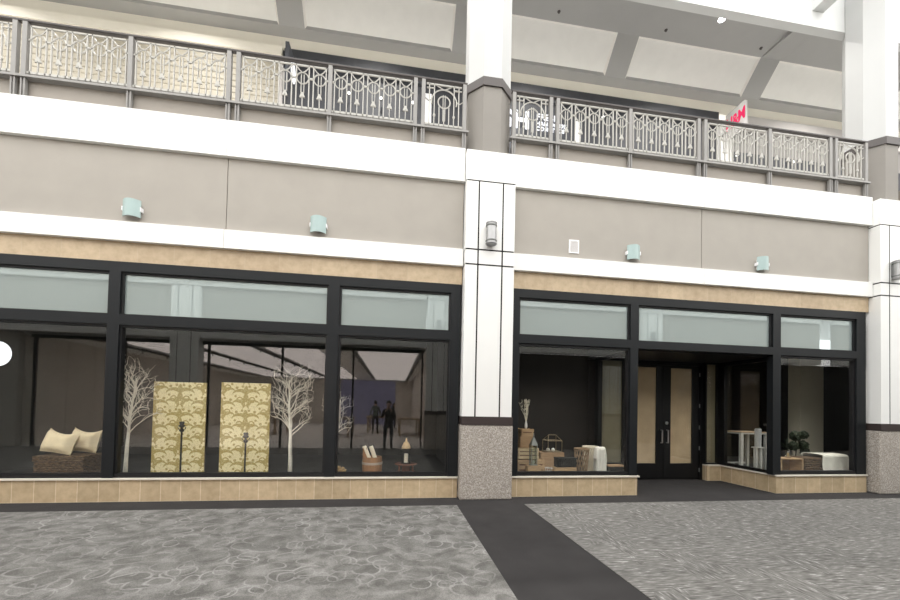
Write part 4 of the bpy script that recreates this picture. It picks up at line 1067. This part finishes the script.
yc = .30
xa, xb = rx(781.5, yc), rx(803.5, yc); w = (xb-xa)/2; h = rz(792, 458.5, yc)-ZF
t = thing('open_cube', 'pale wooden open fronted cube under the glass cloche', 'box', ((xa+xb)/2, yc, ZF))
MB().box(-w, w, 0, .28, h-.02, h).box(-w, w, 0, .28, 0, .02).box(-w, -w+.02, 0, .28, .02, h-.02).box(w-.02, w, 0, .28, .02, h-.02).build('shell', 'ply', t); bx(-w+.02, w-.02, .26, .28, .02, h-.02).build('back', 'ply3', t)
t = thing('cloche', 'small glass cloche on the pale wooden cube', 'cloche', (rx(789, .42), .44, ZF+h))
MB().lathe([(.058, 0), (.062, .02)], n=18).build('base', 'ply3', t)
MB().lathe([(.052, .02), (.054, .10), (.045, .14), (.02, .165), (.001, .168)], n=18).build('dome', 'jar_glass', t, smooth=True); MB().ball((0, 0, .178), .011, 10, 8).build('knob', 'jar_glass', t, smooth=True)
MB().lathe([(.02, .02), (.02, .10)], n=10).build('filling', 'tan', t)
yb = .36
xa, xb = rx(804.5, yb), rx(840, yb); h = rz(815, 458, yb)-ZF
t = thing('wicker_hamper', 'brown wicker hamper partly under the white throw in the right window', 'basket', ((xa+xb)/2, yb, ZF))
woven((xb-xa)/2, 0, .36, 0, h*.85, 'wicker', 'body', t, 6, 24); woven((xb-xa)/2+.01, -.01, .37, h*.87, h, 'wicker', 'lid', t, 2, 24)
throw('throw_blanket', 'white fleece throw draped over the wicker hamper', 822.5, 851, 454.6, .315, .42, 'throw', 0, .016, ZF, 4, 0)
t = thing('topiary', 'dark topiary plant with round leaf balls behind the wooden cube', 'plant', (rx(796, .95), .96, ZF))
m_ = MB(); s_ = MB(); s_.tube([(0, 0, .2), (.02, 0, .55), (-.03, 0, .75)], .014, 6); s_.tube([(.02, 0, .45), (.12, 0, .7)], .012, 6); s_.build('stem', 'stem', t)
rnd = random.Random(4)
for (px, py, r) in ((795.5, 436, .115), (803.5, 435, .085), (802.5, 445, .11), (793, 446, .10), (805, 452, .09)):
    p = at(px, py, y=.96); c = Vector((p.x-t.location.x, 0, p.z-ZF)); lf = MB(); lf.ball(c, r*.92, 14, 10)
    for i in range(120):
        d_ = Vector((rnd.gauss(0,1), rnd.gauss(0,1), rnd.gauss(0,1))).normalized(); e = d_.orthogonal().normalized(); f2 = d_.cross(e); b_ = c+d_*r*.85
        lf.add([b_-e*.016, b_+d_*.03+f2*.01, b_+e*.016, b_+d_*.012-f2*.02], [(0,1,2), (0,2,3), (0,3,1), (1,3,2)])
    lf.build('leaf_ball', 'leaf', t)
MB().lathe([(.09, 0), (.12, .22), (.11, .22)], n=18).build('pot', 'blackbox', t)
t = thing('palm_plant', 'dim spiky palm standing left of the topiary behind the corner post', 'plant', (rx(787, 1.6), 1.62, ZF))
lf = MB()
for i in range(12):
    a = 2*PI*i/12+.2; e = 1.0+.25*math.sin(i*2.1); pts = []
    for k in range(6):
        q = k/5; pts.append(Vector((math.cos(a)*.32*q*1.0, math.sin(a)*.25*q, .35+.55*q*math.sin(e)-.22*q*q)))
    wd = Vector((-math.sin(a), math.cos(a), 0))
    L = []; 
    for k, p in enumerate(pts): ww = .02*math.sin(PI*(k+.6)/6.2); L += [p-wd*ww, p+wd*ww, p-Vector((0,0,.004))]
    lf.add(L, [f_ for k in range(5) for f_ in ((3*k, 3*k+1, 3*k+4, 3*k+3), (3*k+1, 3*k+2, 3*k+5, 3*k+4), (3*k+2, 3*k, 3*k+3, 3*k+5))])
lf.build('fronds', 'leaf', t); MB().lathe([(.08, 0), (.11, .25), (.10, .36)], n=16).build('pot', 'blackbox', t)

# ------------------------------------------------------------------ light
for x, y in ((2.9, .55), (3.8, .55), (8.2, .6), (9.1, .6)):          # unseen fill spots added behind the right shop transoms to brighten the goods
    L = bpy.data.lights.new('goods_fill_spot', 'SPOT'); L.energy = 85; L.spot_size = R(100); L.spot_blend = .8; L.shadow_soft_size = .05; L.color = (1, .94, .86)
    o = bpy.data.objects.new('goods_fill_spot', L); C.objects.link(o); o.location = (x, y, 3.3); o.rotation_euler = (0, 0, 0)
for i in range(-4, 4):  # the modelled downlight, plus added repeats without fittings that brighten the soffit
    x = dl.location.x+4.25*i
    L = bpy.data.lights.new('downlight_and_fill', 'AREA'); L.shape = 'DISK'; L.size = .12; L.energy = 95; L.spread = R(125); L.color = (1, .97, .92)
    o = bpy.data.objects.new('downlight_and_fill', L); C.objects.link(o); o.location = (x, dl.location.y, 11.33)
wd = bpy.data.worlds.new('world'); S.world = wd; wd.use_nodes = True
bg = wd.node_tree.nodes['Background']; bg.inputs[0].default_value = (1.0, .99, .97, 1); bg.inputs[1].default_value = 3.6
S.view_settings.view_transform = 'Standard'; S.view_settings.look = 'None'; S.view_settings.gamma = 1; S.view_settings.use_curve_mapping = False
S.view_settings.exposure = -.10
S.cycles.max_bounces = 10; S.cycles.diffuse_bounces = 5; S.cycles.glossy_bounces = 5; S.cycles.transparent_max_bounces = 24
S.cycles.sample_clamp_indirect = 8; S.cycles.use_denoising = True
